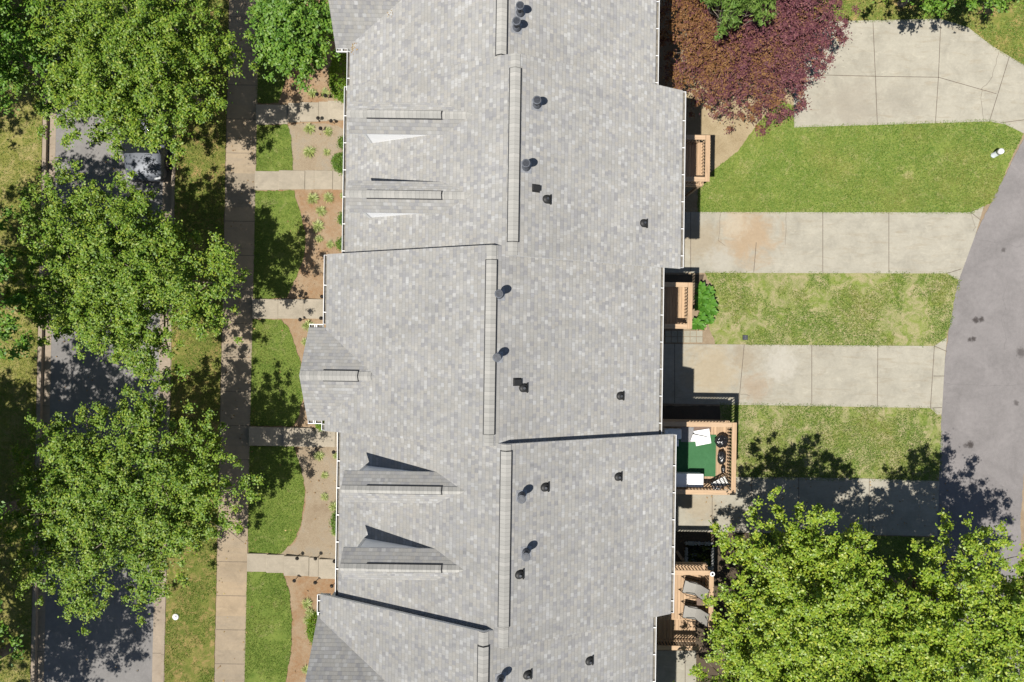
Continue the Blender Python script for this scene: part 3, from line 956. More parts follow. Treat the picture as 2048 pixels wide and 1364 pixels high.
# variegated grass clumps in the beds
cl = empty('grass_clump', (0, 0, 0))
rr = np.random.default_rng(5)
n = 170
ang = rr.uniform(0, 2 * np.pi, n); L = rr.uniform(.16, .36, n); W = rr.uniform(.012, .02, n); up = rr.uniform(.35, 1.25, n)
d = np.stack([np.cos(ang), np.sin(ang), np.zeros(n)], 1); sd = np.stack([-np.sin(ang), np.cos(ang), np.zeros(n)], 1)
b0 = d * rr.uniform(0, .06, n)[:, None]
mid = b0 + d * (L * .55 * np.cos(up))[:, None] + np.array([0, 0, 1]) * (L * .75 * np.sin(up) + .03)[:, None]
tip = b0 + d * (L * (.45 + .6 * np.cos(up)))[:, None] + np.array([0, 0, 1]) * (L * .5 * np.sin(up))[:, None]
V = np.stack([b0 - sd * W[:, None] * .6, mid - sd * W[:, None], tip, mid + sd * W[:, None]], 1)
o = bpy.data.objects.new('blades', mesh_tris('blades', V, 4, M['leaf_lily'])); col.objects.link(o); o.parent = cl
CLG = 'variegated grass clumps in the front beds'
clumps = [
    (626, 187, .95, 'spiky grass clump above the top front walk, the one away from the wall'),
    (651, 187, .95, 'spiky grass clump above the top front walk, close to the clipped shrub'),
    (620, 259, 1.1, 'full pale grass clump below the top walk, beside the lawn edge'),
    (657, 264, .9, 'small grass clump below the top walk beside a ground light'),
    (620, 305, 1.2, 'largest pale grass clump midway between the top two walks'),
    (654, 305, .75, 'smallest green grass clump midway between the top two walks'),
    (627, 398, 1.15, 'grass clump just below the second walk, on the lawn side'),
    (658, 396, 1.05, 'grass clump just below the second walk, on the wall side'),
    (687, 391, .7, 'small grass clump half under the gutter below the second walk'),
    (643, 423, 1.05, 'grass clump centred below the pair under the second walk'),
    (637, 453, 1.2, 'big grass clump fourth down from the second walk'),
    (639, 478, .8, 'small grass clump lowest but one in the second bed'),
    (661, 489, .8, 'small grass clump lowest in the second bed, nearest the wall'),
    (617, 652, 1.15, 'bright grass clump at the corner of the gable gutter'),
    (611, 684, .8, 'grass clump partly hidden by the gable edge'),
    (639, 911, 1.0, 'grass clump just below the fourth walk, by the tree shadow'),
    (672, 911, .65, 'tiny grass clump just below the fourth walk under the gutter'),
    (650, 950, .75, 'small green grass clump second down in the gravel bed'),
    (650, 993, .8, 'pale sparse grass clump third down in the gravel bed'),
    (669, 1012, 1.05, 'yellowish grass clump by the gutter in the gravel bed'),
    (671, 1064, .8, 'grass clump under the shrub at the foot of the gravel bed'),
    (615, 1206, 1.05, 'pale grass clump top of three beside the dome shrub'),
    (621, 1224, .95, 'green grass clump middle of three beside the dome shrub'),
    (617, 1238, 1.0, 'pale grass clump bottom of three beside the dome shrub'),
    (614, 1338, .95, 'grass clump at the bottom gable corner near the downspout'),
]
for i, (a, b, s, lab) in enumerate(clumps):
    t = cl if i == 0 else copy_tree(cl)
    x, y = P(a, b)
    t.location = (x, y, gz(x, y)); t.scale = (s * .88,) * 3; t.rotation_euler.z = i * 1.7
    tag(t, lab, 'plant', CLG)

# broad-leaved plants by the second deck
hp = empty('hosta_plant', (0, 0, 0))
mb = MB()
rd = random.Random(3)
for k in range(13):
    a = k * 2.4; Ln = rd.uniform(.26, .42); el = rd.uniform(.15, 1.0)
    Mx = Matrix.Rotation(a, 4, 'Z') @ Matrix.Rotation(-el, 4, 'Y')
    prof_ = [(0, .0), (.2, .06), (.42, .13), (.62, .14), (.82, .09), (1.0, 0)]
    sp = []
    for t, w in prof_:
        bend = -.22 * t * t
        sp.append((Vector((.05 + t * Ln, -w * Ln * 1.75, .10 + bend * Ln * .9 + .02)), Vector((.05 + t * Ln, 0, .10 + bend * Ln)), Vector((.05 + t * Ln, w * Ln * 1.75, .10 + bend * Ln * .9 + .02))))
    vs = [tuple((Mx @ p) + Vector((0, 0, .1 + .12 * (k / 13)))) for tri in sp for p in tri]
    fs = []
    for j in range(5):
        for m_ in (0, 1):
            fs.append((j * 3 + m_, j * 3 + 3 + m_, j * 3 + 4 + m_, j * 3 + 1 + m_))
    mb.mesh(vs, fs, 0, True)
o = mb.build('leaves', M['leaf_hosta']); o.parent = hp
spots_ = [(1402, 577, 1.0), (1416, 585, .95), (1404, 598, 1.1), (1420, 604, 1.05), (1407, 618, 1.0), (1422, 622, .95), (1402, 637, 1.05), (1417, 640, .85), (1395, 650, 1.1), (1411, 592, 1.0), (1397, 612, .9)]
for i, (a, b, s) in enumerate(spots_):
    t = hp if i == 0 else copy_tree(hp)
    x, y = P(a, b, .25)
    t.location = (x, y, 0); t.scale = (s * 1.05,) * 3; t.rotation_euler.z = i * 2.1
    tag(t, 'broad leaved green plant crowded in the bed beside the second deck', 'plant', 'broad leaved plants by the deck')

# ------------------------------------------------------------------ path lights
pl = empty('path_light', (0, 0, 0))
mb = MB(); mb.tube([(0, 0, -.1), (0, 0, .36)], .016, 8); mb.build('stake', M['lamp_bronze'], pl)
mb = MB(); mb.lathe(0, 0, [(.045, .34), (.05, .36), (.04, .44)], 14); mb.build('lens', M['clear_lens'], pl)
mb = MB(); mb.lathe(0, 0, [(.088, .43), (.092, .445), (.075, .475), (.03, .50), (.012, .53)], 18); mb.build('shade', M['lamp_bronze'], pl)
lights = [
    (637, 195, 'path light above the top walk, farther from the wall'), (658, 196, 'path light above the top walk, nearer the wall'),
    (639, 244, 'path light below the top walk at the middle step'), (669, 247, 'path light below the top walk, nearest the wall'),
    (644, 261, 'low round light among the clumps below the top walk'),
    (608, 595, 'path light above the third walk at the tree shadow'), (647, 593, 'path light above the third walk by the gutter'),
    (608, 639, 'path light below the third walk at the tree shadow'), (645, 639, 'path light below the third walk by the gutter'),
    (634, 854, 'path light above the fourth walk by the gable gutter'), (636, 897, 'path light below the fourth walk in tree shadow'),
    (674, 903, 'path light below the fourth walk by the wall'),
    (598, 1109, 'path light above the lowest walk, leftmost'), (638, 1112, 'path light above the lowest walk at the steps'), (672, 1118, 'path light above the lowest walk by the wall'),
    (596, 1153, 'path light below the lowest walk, leftmost'), (634, 1160, 'path light below the lowest walk at the steps'), (670, 1166, 'path light below the lowest walk by the wall')]
for i, (a, b, lab) in enumerate(lights):
    t = pl if i == 0 else copy_tree(pl)
    x, y = P(a, b)
    t.location = (x, y, gz(x, y)); t.rotation_euler = (.12 * math.sin(i * 2.2), .12 * math.cos(i * 3.1), 0)
    tag(t, 'dark bronze ' + lab, 'path light', 'path lights beside the front walks')

# ------------------------------------------------------------------ townhouses
EZ, PITCH = 7.5, .5
SEC = {   # west eave, east eave, south end, north end of the roof
    'Z': (-6.45, 5.42, 9.62, 21.0),
    'A': (-6.54, 6.50, 2.91, 9.82),
    'B': (-7.23, 5.75, -3.60, 3.27),
    'C': (-6.61, 6.32, -10.50, -3.52),
    'D': (-7.30, 5.65, -21.0, -9.93),
}
BND = {'Z': (9.72, 20.8), 'A': (3.09, 9.72), 'B': (-3.56, 3.09), 'C': (-10.2, -3.56), 'D': (-20.8, -10.2)}
SL = math.sqrt(1 + PITCH * PITCH)


def sidew(mb, x, y0, y1, z0, z1, mi, out):
    """panel on an east (+1) or west (-1) wall"""
    a, b = (x - .01, x + .025) if out > 0 else (x - .025, x + .01)
    mb.box(a, b, y0, y1, z0, z1, mi)


def ridge_strip(mb, xr, zr, y0, y1, half, lift, th, slope, mi_top, mi_side, along='y', seed=0.0):
    """inverted-V strip over a ridge with dark sides; uv makes short cap shingles"""
    def pt(a, y, z):
        return (xr + a, y, z) if along == 'y' else (y, xr + a, z)
    hz = half * slope
    A0, B0, C0 = (-half, zr - hz + lift), (0, zr + lift + .005), (half, zr - hz + lift)
    def q(a, ya, yb):
        return pt(a[0], ya, a[1]), pt(a[0], yb, a[1])
    w = half
    for (p, r_) in ((A0, B0), (B0, C0)):
        f4 = [pt(p[0], y0, p[1]), pt(p[0], y1, p[1]), pt(r_[0], y1, r_[1]), pt(r_[0], y0, r_[1])]
        if along == 'y':
            f4 = f4[::-1]
        mb.face(f4, mi_top, [(seed, v[1] if along == 'y' else v[0]) for v in f4])
    for p, sg in ((A0, -1), (C0, 1)):
        f4 = [pt(p[0], y0, p[1] - th), pt(p[0], y1, p[1] - th), pt(p[0], y1, p[1]), pt(p[0], y0, p[1])]
        mb.face(f4 if (sg < 0) == (along == 'y') else f4[::-1], mi_side)
    for y in (y0, y1):
        mb.face([pt(A0[0], y, A0[1]), pt(B0[0], y, B0[1]), pt(C0[0], y, C0[1]), pt(C0[0], y, C0[1] - th), pt(B0[0], y, B0[1] - th), pt(A0[0], y, A0[1] - th)], mi_side)


def cap_and_vent(roof, xr, zr, y0, y1, vy0, vy1, slope, along='y', half=.165):
    mb = MB()
    ridge_strip(mb, xr, zr, y0, y1, half, .022, .02, slope, 0, 0, along, .07)
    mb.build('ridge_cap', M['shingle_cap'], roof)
    if vy1 > vy0:
        mb = MB()
        ridge_strip(mb, xr, zr, vy0, vy1, half + .012, .075, .05, slope, 0, 1, along, .07)
        ridge_strip(mb, xr, zr, vy0 - .02, vy1 + .02, half + .045, .050, .05, slope, 1, 1, along, .07)
        mb.build('ridge_vent', [M['shingle_cap'], M['vent_black']], roof)


def gutter(mb, x, y0, y1, z, out, step=1.05):
    """open trough along y; out = -1 for west, +1 for east"""
    w, h = .10, .10
    xi, xo = x + out * .006, x + out * (.006 + w)
    def bx(a, b, z0, z1, mi, ya=y0, yb=y1):
        mb.box(min(a, b), max(a, b), ya, yb, z0, z1, mi)
    bx(xi, xo, z - h, z - h + .012, 1)
    bx(xo, xo + out * .017, z - h, z + .006, 0)
    bx(xi - out * .012, xi - out * .001, z - h, z - .02, 0)
    for yy in (y0, y1 - .012):
        bx(xi, xo, z - h + .013, z, 0, yy, yy + .012)
    y = y0 + .45
    while y < y1 - .2:
        bx(xi - out * .03, xo, z - .008, z + .002, 0, y, y + .03)
        y += step


def gutter_x(mb, y, x0, x1, z, out):
    w, h = .10, .10
    yi, yo = y + out * .006, y + out * (.006 + w)
    def by(a, b, z0, z1, mi, xa=x0, xb=x1):
        mb.box(xa, xb, min(a, b), max(a, b), z0, z1, mi)
    by(yi, yo, z - h, z - h + .012, 1)
    by(yo, yo + out * .024, z - h, z + .006, 0)
    by(yi - out * .012, yi - out * .001, z - h, z - .02, 0)
    for xx in (x0, x1 - .012):
        by(yi, yo, z - h + .013, z, 0, xx, xx + .012)
    by(yi, yo, z - .008, z + .002, 0, x0 + .2, x0 + .23)
    by(yi, yo, z - .008, z + .002, 0, (x0 + x1) / 2, (x0 + x1) / 2 + .03)


def slope_slab(mb, e0, e1, r0, r1, th, seed, mi_top=0, mi_edge=1):
    """roof plane: eave corners e0,e1 and ridge corners r1,r0 (counter-clockwise from above)"""
    e0, e1, r0, r1 = map(Vector, (e0, e1, r0, r1))
    L = (r0 - e0).length
    along = (e1 - e0)
    def uvof(p):
        d = along.normalized(); u = (p - e0).dot(d); v = ((p - e0) - d * u).length
        return (u + seed, v)
    top = [e0, e1, r1, r0]
    mb.face(top, mi_top, [uvof(p) for p in top])
    dn = Vector((0, 0, -th))
    bot = [p + dn for p in top]
    mb.face([bot[3], bot[2], bot[1], bot[0]], mi_edge)
    for i in range(4):
        j = (i + 1) % 4
        mb.face([bot[i], bot[j], top[j], top[i]], mi_edge)


def pipe_vent(roof, x, y, z, h=.42, r=.086, tilt=0.0):
    mb = MB()
    mb.box(x - .20, x + .22, y - .19, y + .19, -.005, .008, 2, M=Matrix.Translation((0, 0, z)) @ Matrix.Translation((x, y, 0)) @ Matrix.Rotation(math.atan(PITCH), 4, 'Y') @ Matrix.Translation((-x, -y, 0)))
    mb.lathe(x, y, [(r * 1.75, z - .12), (r * 1.6, z + .06), (r * 1.08, z + .17)], 18, 1)
    mb.lathe(x, y, [(r, z + .1), (r, z + h)], 16, 0)
    mb.lathe(x, y, [(r * 1.25, z + h), (r * 1.5, z + h + .02), (r * 1.5, z + h + .10)], 20, 0, False)
    mb.lathe(x, y, [(r * 1.72, z + h + .101), (r * 1.72, z + h + .125), (r * 1.5, z + h + .14)], 22, 1, False)
    mb.lathe(x, y, [(r * 1.3, z + h + .141), (r * 1.25, z + h + .155)], 22, 0, False)
    return mb.build('vent_pipe', [M['metal_dark'], M['metal_grey'], M['flashing']], roof)


def dome_vent(roof, x, y, z):
    T = Matrix.Translation((x, y, z)) @ Matrix.Rotation(math.atan(PITCH), 4, 'Y')
    mb = MB()
    mb.box(.0, .17, -.15, .15, -.004, .010, 0, M=T)
    vs, fs = [], []
    n, m = 16, 5
    for i in range(m):
        t = i / (m - 1) * math.pi / 2
        for j in range(n):
            a = 2 * math.pi * j / n
            xx = math.cos(a) * .165; yy = math.sin(a) * .155
            if xx > 0:
                xx = min(.14, xx * 1.2); yy *= 1.0
            k = math.cos(t * .86)
            vs.append(tuple(T @ Vector((xx * k, yy * k, .012 + .11 * math.sin(t)))))
    for i in range(m - 1):
        for j in range(n):
            a, b = i * n + j, i * n + (j + 1) % n
            fs.append((a, b, b + n, a + n))
    fs.append(tuple(range((m - 1) * n, m * n)))
    mb.mesh(vs, fs, 0, True)
    mb.box(.135, .175, -.175, .175, .012, .05, 0, M=T)
    mb.tube([T @ Vector((0, 0, .1)), T @ Vector((-.03, 0, .17))], .045, 12, 1)
    return mb.build('dome_vent', [M['rubber'], M['metal_dark']], roof)


def box_vent(roof, x, y, z):
    T = Matrix.Translation((x, y, z)) @ Matrix.Rotation(math.atan(PITCH), 4, 'Y')
    mb = MB()
    mb.box(-.15, .15, -.14, .14, -.004, .012, 0, M=T)
    mb.box(-.13, .13, -.085, .085, .012, .075, 0, M=T, bev=.012)
    mb.box(-.14, .14, -.095, .095, .076, .09, 0, M=T, bev=.005)
    return mb.build('box_vent', M['rubber'], roof)


def east_roof(key, ppx, ppy, up=0.0):
    """point of the roof surface (or up metres above it) seen at a pixel"""
    xw, xe, y0, y1 = SEC[key]
    xr = (xw + xe) / 2; zr = EZ + PITCH * (xe - xw) / 2
    z = 10
    for _ in range(30):
        x, y = P(ppx, ppy, z + up)
        z = zr - PITCH * abs(x - xr)
    return x, y, z


VENTS = {'Z': [(1040, 14, 'p'), (1033, 44, 'p')],
         'A': [(1074, 201, 'p'), (1052, 328, 'p'), (1072, 376, 'b'), (1093, 398, 'd'), (1287, 446, 'd')],
         'B': [(998, 588, 'p'), (994, 715, 'p'), (1034, 764, 'b'), (1046, 776, 'd'), (1240, 792, 'd')],
         'C': [(1043, 997, 'p'), (1052, 1112, 'p'), (1089, 975, 'd'), (1236, 954, 'd'), (1038, 1150, 'd')],
         'D': [(1000, 1370, 'p'), (1178, 1323, 'd'), (1054, 1351, 'd')]}
RIDGE_PY = {'Z': (-400, 110), 'A': (135, 482), 'B': (520, 869), 'C': (901, 1254), 'D': (1294, 1800)}
LABELS = {
    'Z': 'grey shingled townhouse at the top edge beside the purple tree',
    'A': 'grey shingled townhouse whose two front dormers show bright white sides',
    'B': 'grey shingled middle townhouse with a complete pointed front gable',
    'C': 'grey shingled townhouse whose two front dormers cast long dark shadows',
    'D': 'grey shingled townhouse at the bottom edge with a gable in shade'}
WINGS = {'B': (-7.91, .42, -3.2, .62, 7.45), 'D': (-7.41, -10.79, -16.0, .84, 7.42), 'Z': (-7.03, 16.4, 11.3, .86, 7.42)}   # front x, north eave y, south eave y, slope, eave z
DORM = {'A': (7.94, 5.11), 'C': (-5.31, -8.07)}

for key, (xw, xe, y0, y1) in SEC.items():
    b0, b1 = BND[key]
    xr = (xw + xe) / 2; hw = (xe - xw) / 2; zr = EZ + PITCH * hw
    root = empty('townhouse', (xr, (y0 + y1) / 2, 0), LABELS[key], 'townhouse', 'townhouses in the row')
    ww, we = xw + .36, xe - .36                      # wall planes
    # wall: gable profile run from party wall to party wall
    mb = MB()
    yy0, yy1 = b0 + .004, b1 - .004
    pr = [(ww, -.4), (we, -.4), (we, EZ + PITCH * .36 - .16), (xr, zr - .16), (ww, EZ + PITCH * .36 - .16)]
    vs = [(x, yy0, z) for x, z in pr] + [(x, yy1, z) for x, z in pr]
    mb.mesh(vs, [(0, 1, 2, 3, 4), (9, 8, 7, 6, 5)] + [(i, i + 5, (i + 1) % 5 + 5, (i + 1) % 5) for i in range(5)], 0)
    # brick base skins on both long walls
    mb.box(we - .02, we + .03, yy0 + .01, yy1 - .01, -.3, 2.35, 1)
    mb.box(ww - .03, ww + .02, yy0 + .01, yy1 - .01, .6, 2.5, 1)
    wall = mb.build('wall', [M['siding'], M['brick']], root)
    # roof
    sd = {'Z': 3.1, 'A': 11.7, 'B': 23.9, 'C': 37.3, 'D': 51.1}[key]
    mb = MB()
    slope_slab(mb, (xw, y1, EZ), (xw, y0, EZ), (xr, y1, zr), (xr, y0, zr), .13, sd)
    slope_slab(mb, (xe, y0, EZ), (xe, y1, EZ), (xr, y0, zr), (xr, y1, zr), .13, sd + 90)
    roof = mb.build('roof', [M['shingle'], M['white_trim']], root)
    v0 = P(1000, RIDGE_PY[key][1], zr)[1]; v1 = P(1000, RIDGE_PY[key][0], zr)[1]
    v0, v1 = max(v0, y0 + .25), min(v1, y1 - .25)
    cap_and_vent(roof, xr, zr, y0 + .02, y1 - .02, v0, v1, PITCH)
    for a, b, k in VENTS[key]:
        if k == 'p':
            x, y, z = east_roof(key, a, b, .45)
            pipe_vent(roof, x, y, z, .38 + .06 * ((a * 7) % 3) / 2)
        else:
            x, y, z = east_roof(key, a, b, .05)
            (dome_vent if k == 'd' else box_vent)(roof, x, y, z)
    # fascia and soffit
    for fx0, fx1, sx0, sx1 in ((xw + .012, xw + .035, xw + .034, ww - .002), (xe - .035, xe - .012, we + .002, xe - .034)):
        mb = MB()
        mb.box(fx0, fx1, y0 + .03, y1 - .03, EZ - .22, EZ - .015, 0)
        mb.box(sx0, sx1, y0 + .04, y1 - .04, EZ - .20, EZ - .18, 0)
        mb.build('fascia', M['white_trim'], root)
    # wing
    ge = []
    if key in WINGS:
        fx, yn, ys, sl, ez = WINGS[key]
        ym = (yn + ys) / 2; zt = ez + sl * (yn - ym)
        xt = xw + (zt - EZ) / PITCH + .35
        fw = fx + .28
        mb = MB()
        pr = [(yn - .2, .3), (ys + .2, .3), (ys + .2, ez + sl * .2 - .15), (ym, zt - .15), (yn - .2, ez + sl * .2 - .15)]
        vs = [(fw, y, z) for y, z in pr] + [(ww + .3, y, z) for y, z in pr]
        mb.mesh(vs, [(4, 3, 2, 1, 0), (5, 6, 7, 8, 9)] + [(i, (i + 1) % 5, (i + 1) % 5 + 5, i + 5) for i in range(5)], 0)
        wing = mb.build('gable_wing', M['siding'], root)
        mb = MB()
        slope_slab(mb, (xt, yn, ez), (fx, yn, ez), (xt, ym, zt), (fx, ym, zt), .11, sd + 7)
        slope_slab(mb, (fx, ys, ez), (xt, ys, ez), (fx, ym, zt), (xt, ym, zt), .11, sd + 13)
        wr = mb.build('gable_roof', [M['shingle'], M['white_trim']], wing)
        if key == 'B':
            va, vb_ = P(645, 750, zt)[0], P(715, 749, zt)[0]
        else:
            va, vb_ = fx + .9, fx + 2.4
        mb = MB(); ridge_strip(mb, ym, zt, fx + .01, xt - .5, .165, .022, .02, sl, 0, 0, 'x', .07); mb.build('ridge_cap', M['shingle_cap'], wing)
        mb = MB(); ridge_strip(mb, ym, zt, va, vb_, .185, .078, .05, sl, 0, 1, 'x', .07); ridge_strip(mb, ym, zt, va, vb_ + .02, .218, .050, .05, sl, 1, 1, 'x', .07); mb.build('ridge_vent', [M['shingle_cap'], M['vent_black']], wing)
        for yg, og in ((yn, 1), (ys, -1)):
            mb = MB(); gutter_x(mb, yg, fx + .02, xw - .12, ez, og)
            mb.build('gutter', [M['white_trim'], M['gutter_in']], wing)
        ge = [(ys - .13, yn + .13)]
        for (za, zb) in ((2.9, 4.5), (5.4, 6.9)):
            mb = MB()
            mb.box(fw - .03, fw + .01, ym - .7, ym + .7, za, zb, 0); mb.box(fw - .035, fw - .028, ym - .62, ym - .03, za + .08, zb - .08, 1); mb.box(fw - .035, fw - .028, ym + .03, ym + .62, za + .08, zb - .08, 1)
            mb.build('window', [M['white_trim'], M['glass_dark']], wing)
    # gutters
    spans = [(y0 + .03, y1 - .03)]
    if ge:
        a, b = ge[0]
        spans = [(lo, hi) for lo, hi in ((y0 + .03, a), (b, y1 - .03)) if hi - lo > .05]
    for lo, hi in spans:
        mb = MB(); gutter(mb, xw, lo, hi, EZ - .02, -1); mb.build('gutter', [M['white_trim'], M['gutter_in']], root)
    mb = MB(); gutter(mb, xe, y0 + .03, y1 - .03, EZ - .02, 1); mb.build('gutter', [M['white_trim'], M['gutter_in']], root)
    for (x, y, o_) in ((ww, y1 - .35, -1), (we, y0 + .35, 1)):
        mb = MB()
        gx = x + o_ * .38
        mb.tube([(gx, y, EZ - .12), (x + o_ * .09, y, EZ - .45), (x + o_ * .09, y, 1.6 if o_ < 0 else .3), (x + o_ * .35, y, 1.45 if o_ < 0 else .12)], .035, 8, smooth=False)
        mb.build('downspout', M['white_trim'], root)
    # windows, doors
    yc = (b0 + b1) / 2
    for (wx, o_, lv) in ((we, 1, ((3.2, 4.7), (5.5, 6.9))), (ww, -1, ((3.3, 4.7), (5.5, 6.9)))):
        for za, zb in lv:
            for dy in (-1.9, 1.5):
                if o_ < 0 and ge and ge[0][0] - .5 < yc + dy < ge[0][1] + .5:
                    continue
                mb = MB()
                sidew(mb, wx, yc + dy - .52, yc + dy + .52, za, zb, 0, o_)
                for m_ in (-1, 1):
                    xg = wx + o_ * .028
                    mb.box(min(xg, xg + o_ * .004), max(xg, xg + o_ * .004), yc + dy - .45, yc + dy + .45, (za + zb) / 2 + (.03 if m_ > 0 else -(zb - za) / 2 + .07), (zb - .07) if m_ > 0 else (za + zb) / 2 - .03, 1)
                mb.build('window', [M['white_trim'], M['glass_dark']], root)
    mb = MB()
    gy = {'A': P(1300, 485)[1], 'B': P(1300, 747)[1], 'C': P(1300, 1005)[1]}.get(key, yc)
    sidew(mb, we + .03, gy - 1.25, gy + 1.25, 0.02, 2.15, 0, 1)
    for k in range(1, 4):
        mb.box(we + .054, we + .058, gy - 1.2, gy + 1.2, k * .53 - .012, k * .53 + .012, 1)
    mb.build('garage_door', [M['garage'], M['joint']], root)
    for dy in {'A': (P(690, 220, 1.5)[1], P(690, 361, 1.5)[1]), 'B': (P(650, 618, 1.5)[1],), 'C': (P(680, 873, 1.5)[1], P(680, 1137, 1.5)[1])}.get(key, ()):
        if not (b0 + .6 < dy < b1 - .6):
            continue
        mb = MB()
        sidew(mb, ww - .03, dy - .5, dy + .5, 1.55, 3.75, 0, -1)
        mb.box(ww - .062, ww - .054, dy - .44, dy + .44, 1.6, 3.65, 1)
        mb.build('door', [M['white_trim'], M['door_paint']], root)
    mb = MB()      # upper door to the deck
    dky = {'A': 8.3, 'B': 1.7, 'C': -5.0, 'D': -11.5}.get(key)
    if dky:
        sidew(mb, we, dky - .85, dky + .85, 2.55, 4.7, 0, 1)
        mb.box(we + .026, we + .03, dky - .78, dky - .03, 2.62, 4.62, 1); mb.box(we + .026, we + .03, dky + .03, dky + .78, 2.62, 4.62, 1)
        mb.build('patio_door', [M['white_trim'], M['glass_dark']], root)
    # dormers
    for yc_ in DORM.get(key, ()):
        fx, hwid, ez, zt = -5.5, .50, 9.5, 10.0
        xb = xw + (ez - EZ) / PITCH + .1
        mb = MB()
        pr = [(yc_ + hwid, 7.7), (yc_ - hwid, 7.7), (yc_ - hwid, ez - .02), (yc_, zt - .09), (yc_ + hwid, ez - .02)]
        vs = [(fx, y, z) for y, z in pr] + [(xb, y, z) for y, z in pr]
        mb.mesh(vs, [(4, 3, 2, 1, 0), (5, 6, 7, 8, 9)] + [(i, (i + 1) % 5, (i + 1) % 5 + 5, i + 5) for i in range(5)], 0)
        for sgn in (-1, 1):
            mb.box(fx - .012, fx + .09, min(yc_ + sgn * (hwid - .08), yc_ + sgn * (hwid + .012)), max(yc_ + sgn * (hwid - .08), yc_ + sgn * (hwid + .012)), 7.9, ez - .05, 1)
        dm = mb.build('dormer', [M['siding'], M['white_trim']], root)
        e = .57; ezz = ez - .02
        slp = (zt - ezz) / e
        xt = xw + (zt - EZ) / PITCH + .15
        mb = MB()
        slope_slab(mb, (xt, yc_ + e, ezz), (fx - .45, yc_ + e, ezz), (xt, yc_, zt), (fx - .45, yc_, zt), .07, sd + yc_)
        slope_slab(mb, (fx - .45, yc_ - e, ezz), (xt, yc_ - e, ezz), (fx - .45, yc_, zt), (xt, yc_, zt), .07, sd + yc_ + 4)
        mb.build('dormer_roof', [M['shingle'], M['white_trim']], dm)
        mb = MB(); ridge_strip(mb, yc_, zt, fx - .44, xt + .1, .13, .018, .016, slp, 0, 0, 'x', .07); mb.build('ridge_cap', M['shingle_cap'], dm)
        mb = MB(); rowp = 682 - yc_ * F / (CAMZ - zt)
        ridge_strip(mb, yc_, zt, P(732, rowp, zt)[0], P(882, rowp, zt)[0], .135, .060, .04, slp, 0, 1, 'x', .07)
        ridge_strip(mb, yc_, zt, P(732, rowp, zt)[0], P(884, rowp, zt)[0], .160, .040, .035, slp, 1, 1, 'x', .07)
        mb.build('ridge_vent', [M['shingle_cap'], M['vent_black']], dm)
        mb = MB()
        mb.box(fx - .03, fx + .01, yc_ - .34, yc_ + .34, 8.35, 9.35, 0); mb.box(fx - .036, fx - .029, yc_ - .28, yc_ + .28, 8.42, 9.28, 1)
        mb.build('window', [M['white_trim'], M['glass_dark']], dm)

# ------------------------------------------------------------------ decks


def railing(root, p0, p1, zf, out, inset=True):
    """p0->p1 along one axis; cap outer edge lies on the line, out = outward unit vector"""
    (x0, y0), (x1, y1) = p0, p1
    L = math.hypot(x1 - x0, y1 - y0); dx, dy = (x1 - x0) / L, (y1 - y0) / L
    T = Matrix(((dx, -out[0], 0, x0), (dy, -out[1], 0, y0), (0, 0, 1, zf), (0, 0, 0, 1)))   # local y points inwards
    mb = MB()
    mb.box(.03, L - .03, .045, .085, .08, .16, 0, M=T)
    mb.box(.03, L - .03, .045, .085, .86, .95, 0, M=T)
    n = int(L / .15)
    for i in range(n):
        t = .08 + (L - .16) * (i + .5) / n
        mb.box(t - .021, t + .021, .086, .124, .03, .955, 0, M=T)
    r = mb.build('railing', M['deck_x'], root)
    mb = MB()
    mb.box(0, L, 0, .21, .96, 1.0, 0, M=T, bev=.006)
    mb.build('rail_cap', M['deck'] if abs(dy) > .5 else M['deck_x'], r)
    return r


def deck(label, x0, x1, y0, y1, zf, rails, posts, boards=None):
    root = empty('wooden_deck', ((x0 + x1) / 2, (y0 + y1) / 2, 0), label, 'deck', 'wooden decks on the back of the houses')
    mb = MB()
    x = x0
    while x < x1 - .05:
        w = min(.139, x1 - x)
        mb.box(x, x + w - .009, y0 + .02, y1 - .02, zf - .035, zf, 0, bev=.004)
        x += .14
    mb.build('floor', M['deck'], root)
    mb = MB()
    for yy in (y0, y1 - .045):
        mb.box(x0, x1, yy + .001, yy + .044, zf - .26, zf - .04, 0)
    mb.box(x1 - .045, x1, y0 + .05, y1 - .05, zf - .26, zf - .04, 0)
    y = y0 + .4
    while y < y1 - .2:
        mb.box(x0 + .02, x1 - .06, y, y + .04, zf - .24, zf - .04, 0)
        y += .4
    mb.build('frame', M['deck_x'], root)
    for (px_, py_) in posts:
        mb = MB(); mb.box(px_ - .06, px_ + .06, py_ - .06, py_ + .06, -.1, zf - .262, 0, bev=.01)
        mb.build('post', M['deck_x'], root)
    for p0, p1, out in rails:
        railing(root, p0, p1, zf, out)
    return root


def std_deck(label, xw_, xe_, ys, yn, zf=2.5, extra=()):
    rails = [((xe_, ys), (xe_, yn), (1, 0)), ((xw_, yn), (xe_ - .215, yn), (0, 1)), ((xw_, ys), (xe_ - .215, ys), (0, -1))]
    return deck(label, xw_, xe_ - .03, ys + .03, yn - .03, zf, rails, [(xe_ - .12, ys + .12), (xe_ - .55, yn - .5), (xe_ - .12, (ys + yn) / 2)])


std_deck('small cedar deck beside the bare straw ground near the purple tree', 6.19, 8.73, 7.25, 9.33)
std_deck('small cedar deck beside the broad leaved plants', 5.44, 8.04, .66, 2.73)
# the larger deck runs in front of two houses
std_deck('large cedar deck with green carpet and black bags', 6.02, 10.10, -6.74, -3.5)

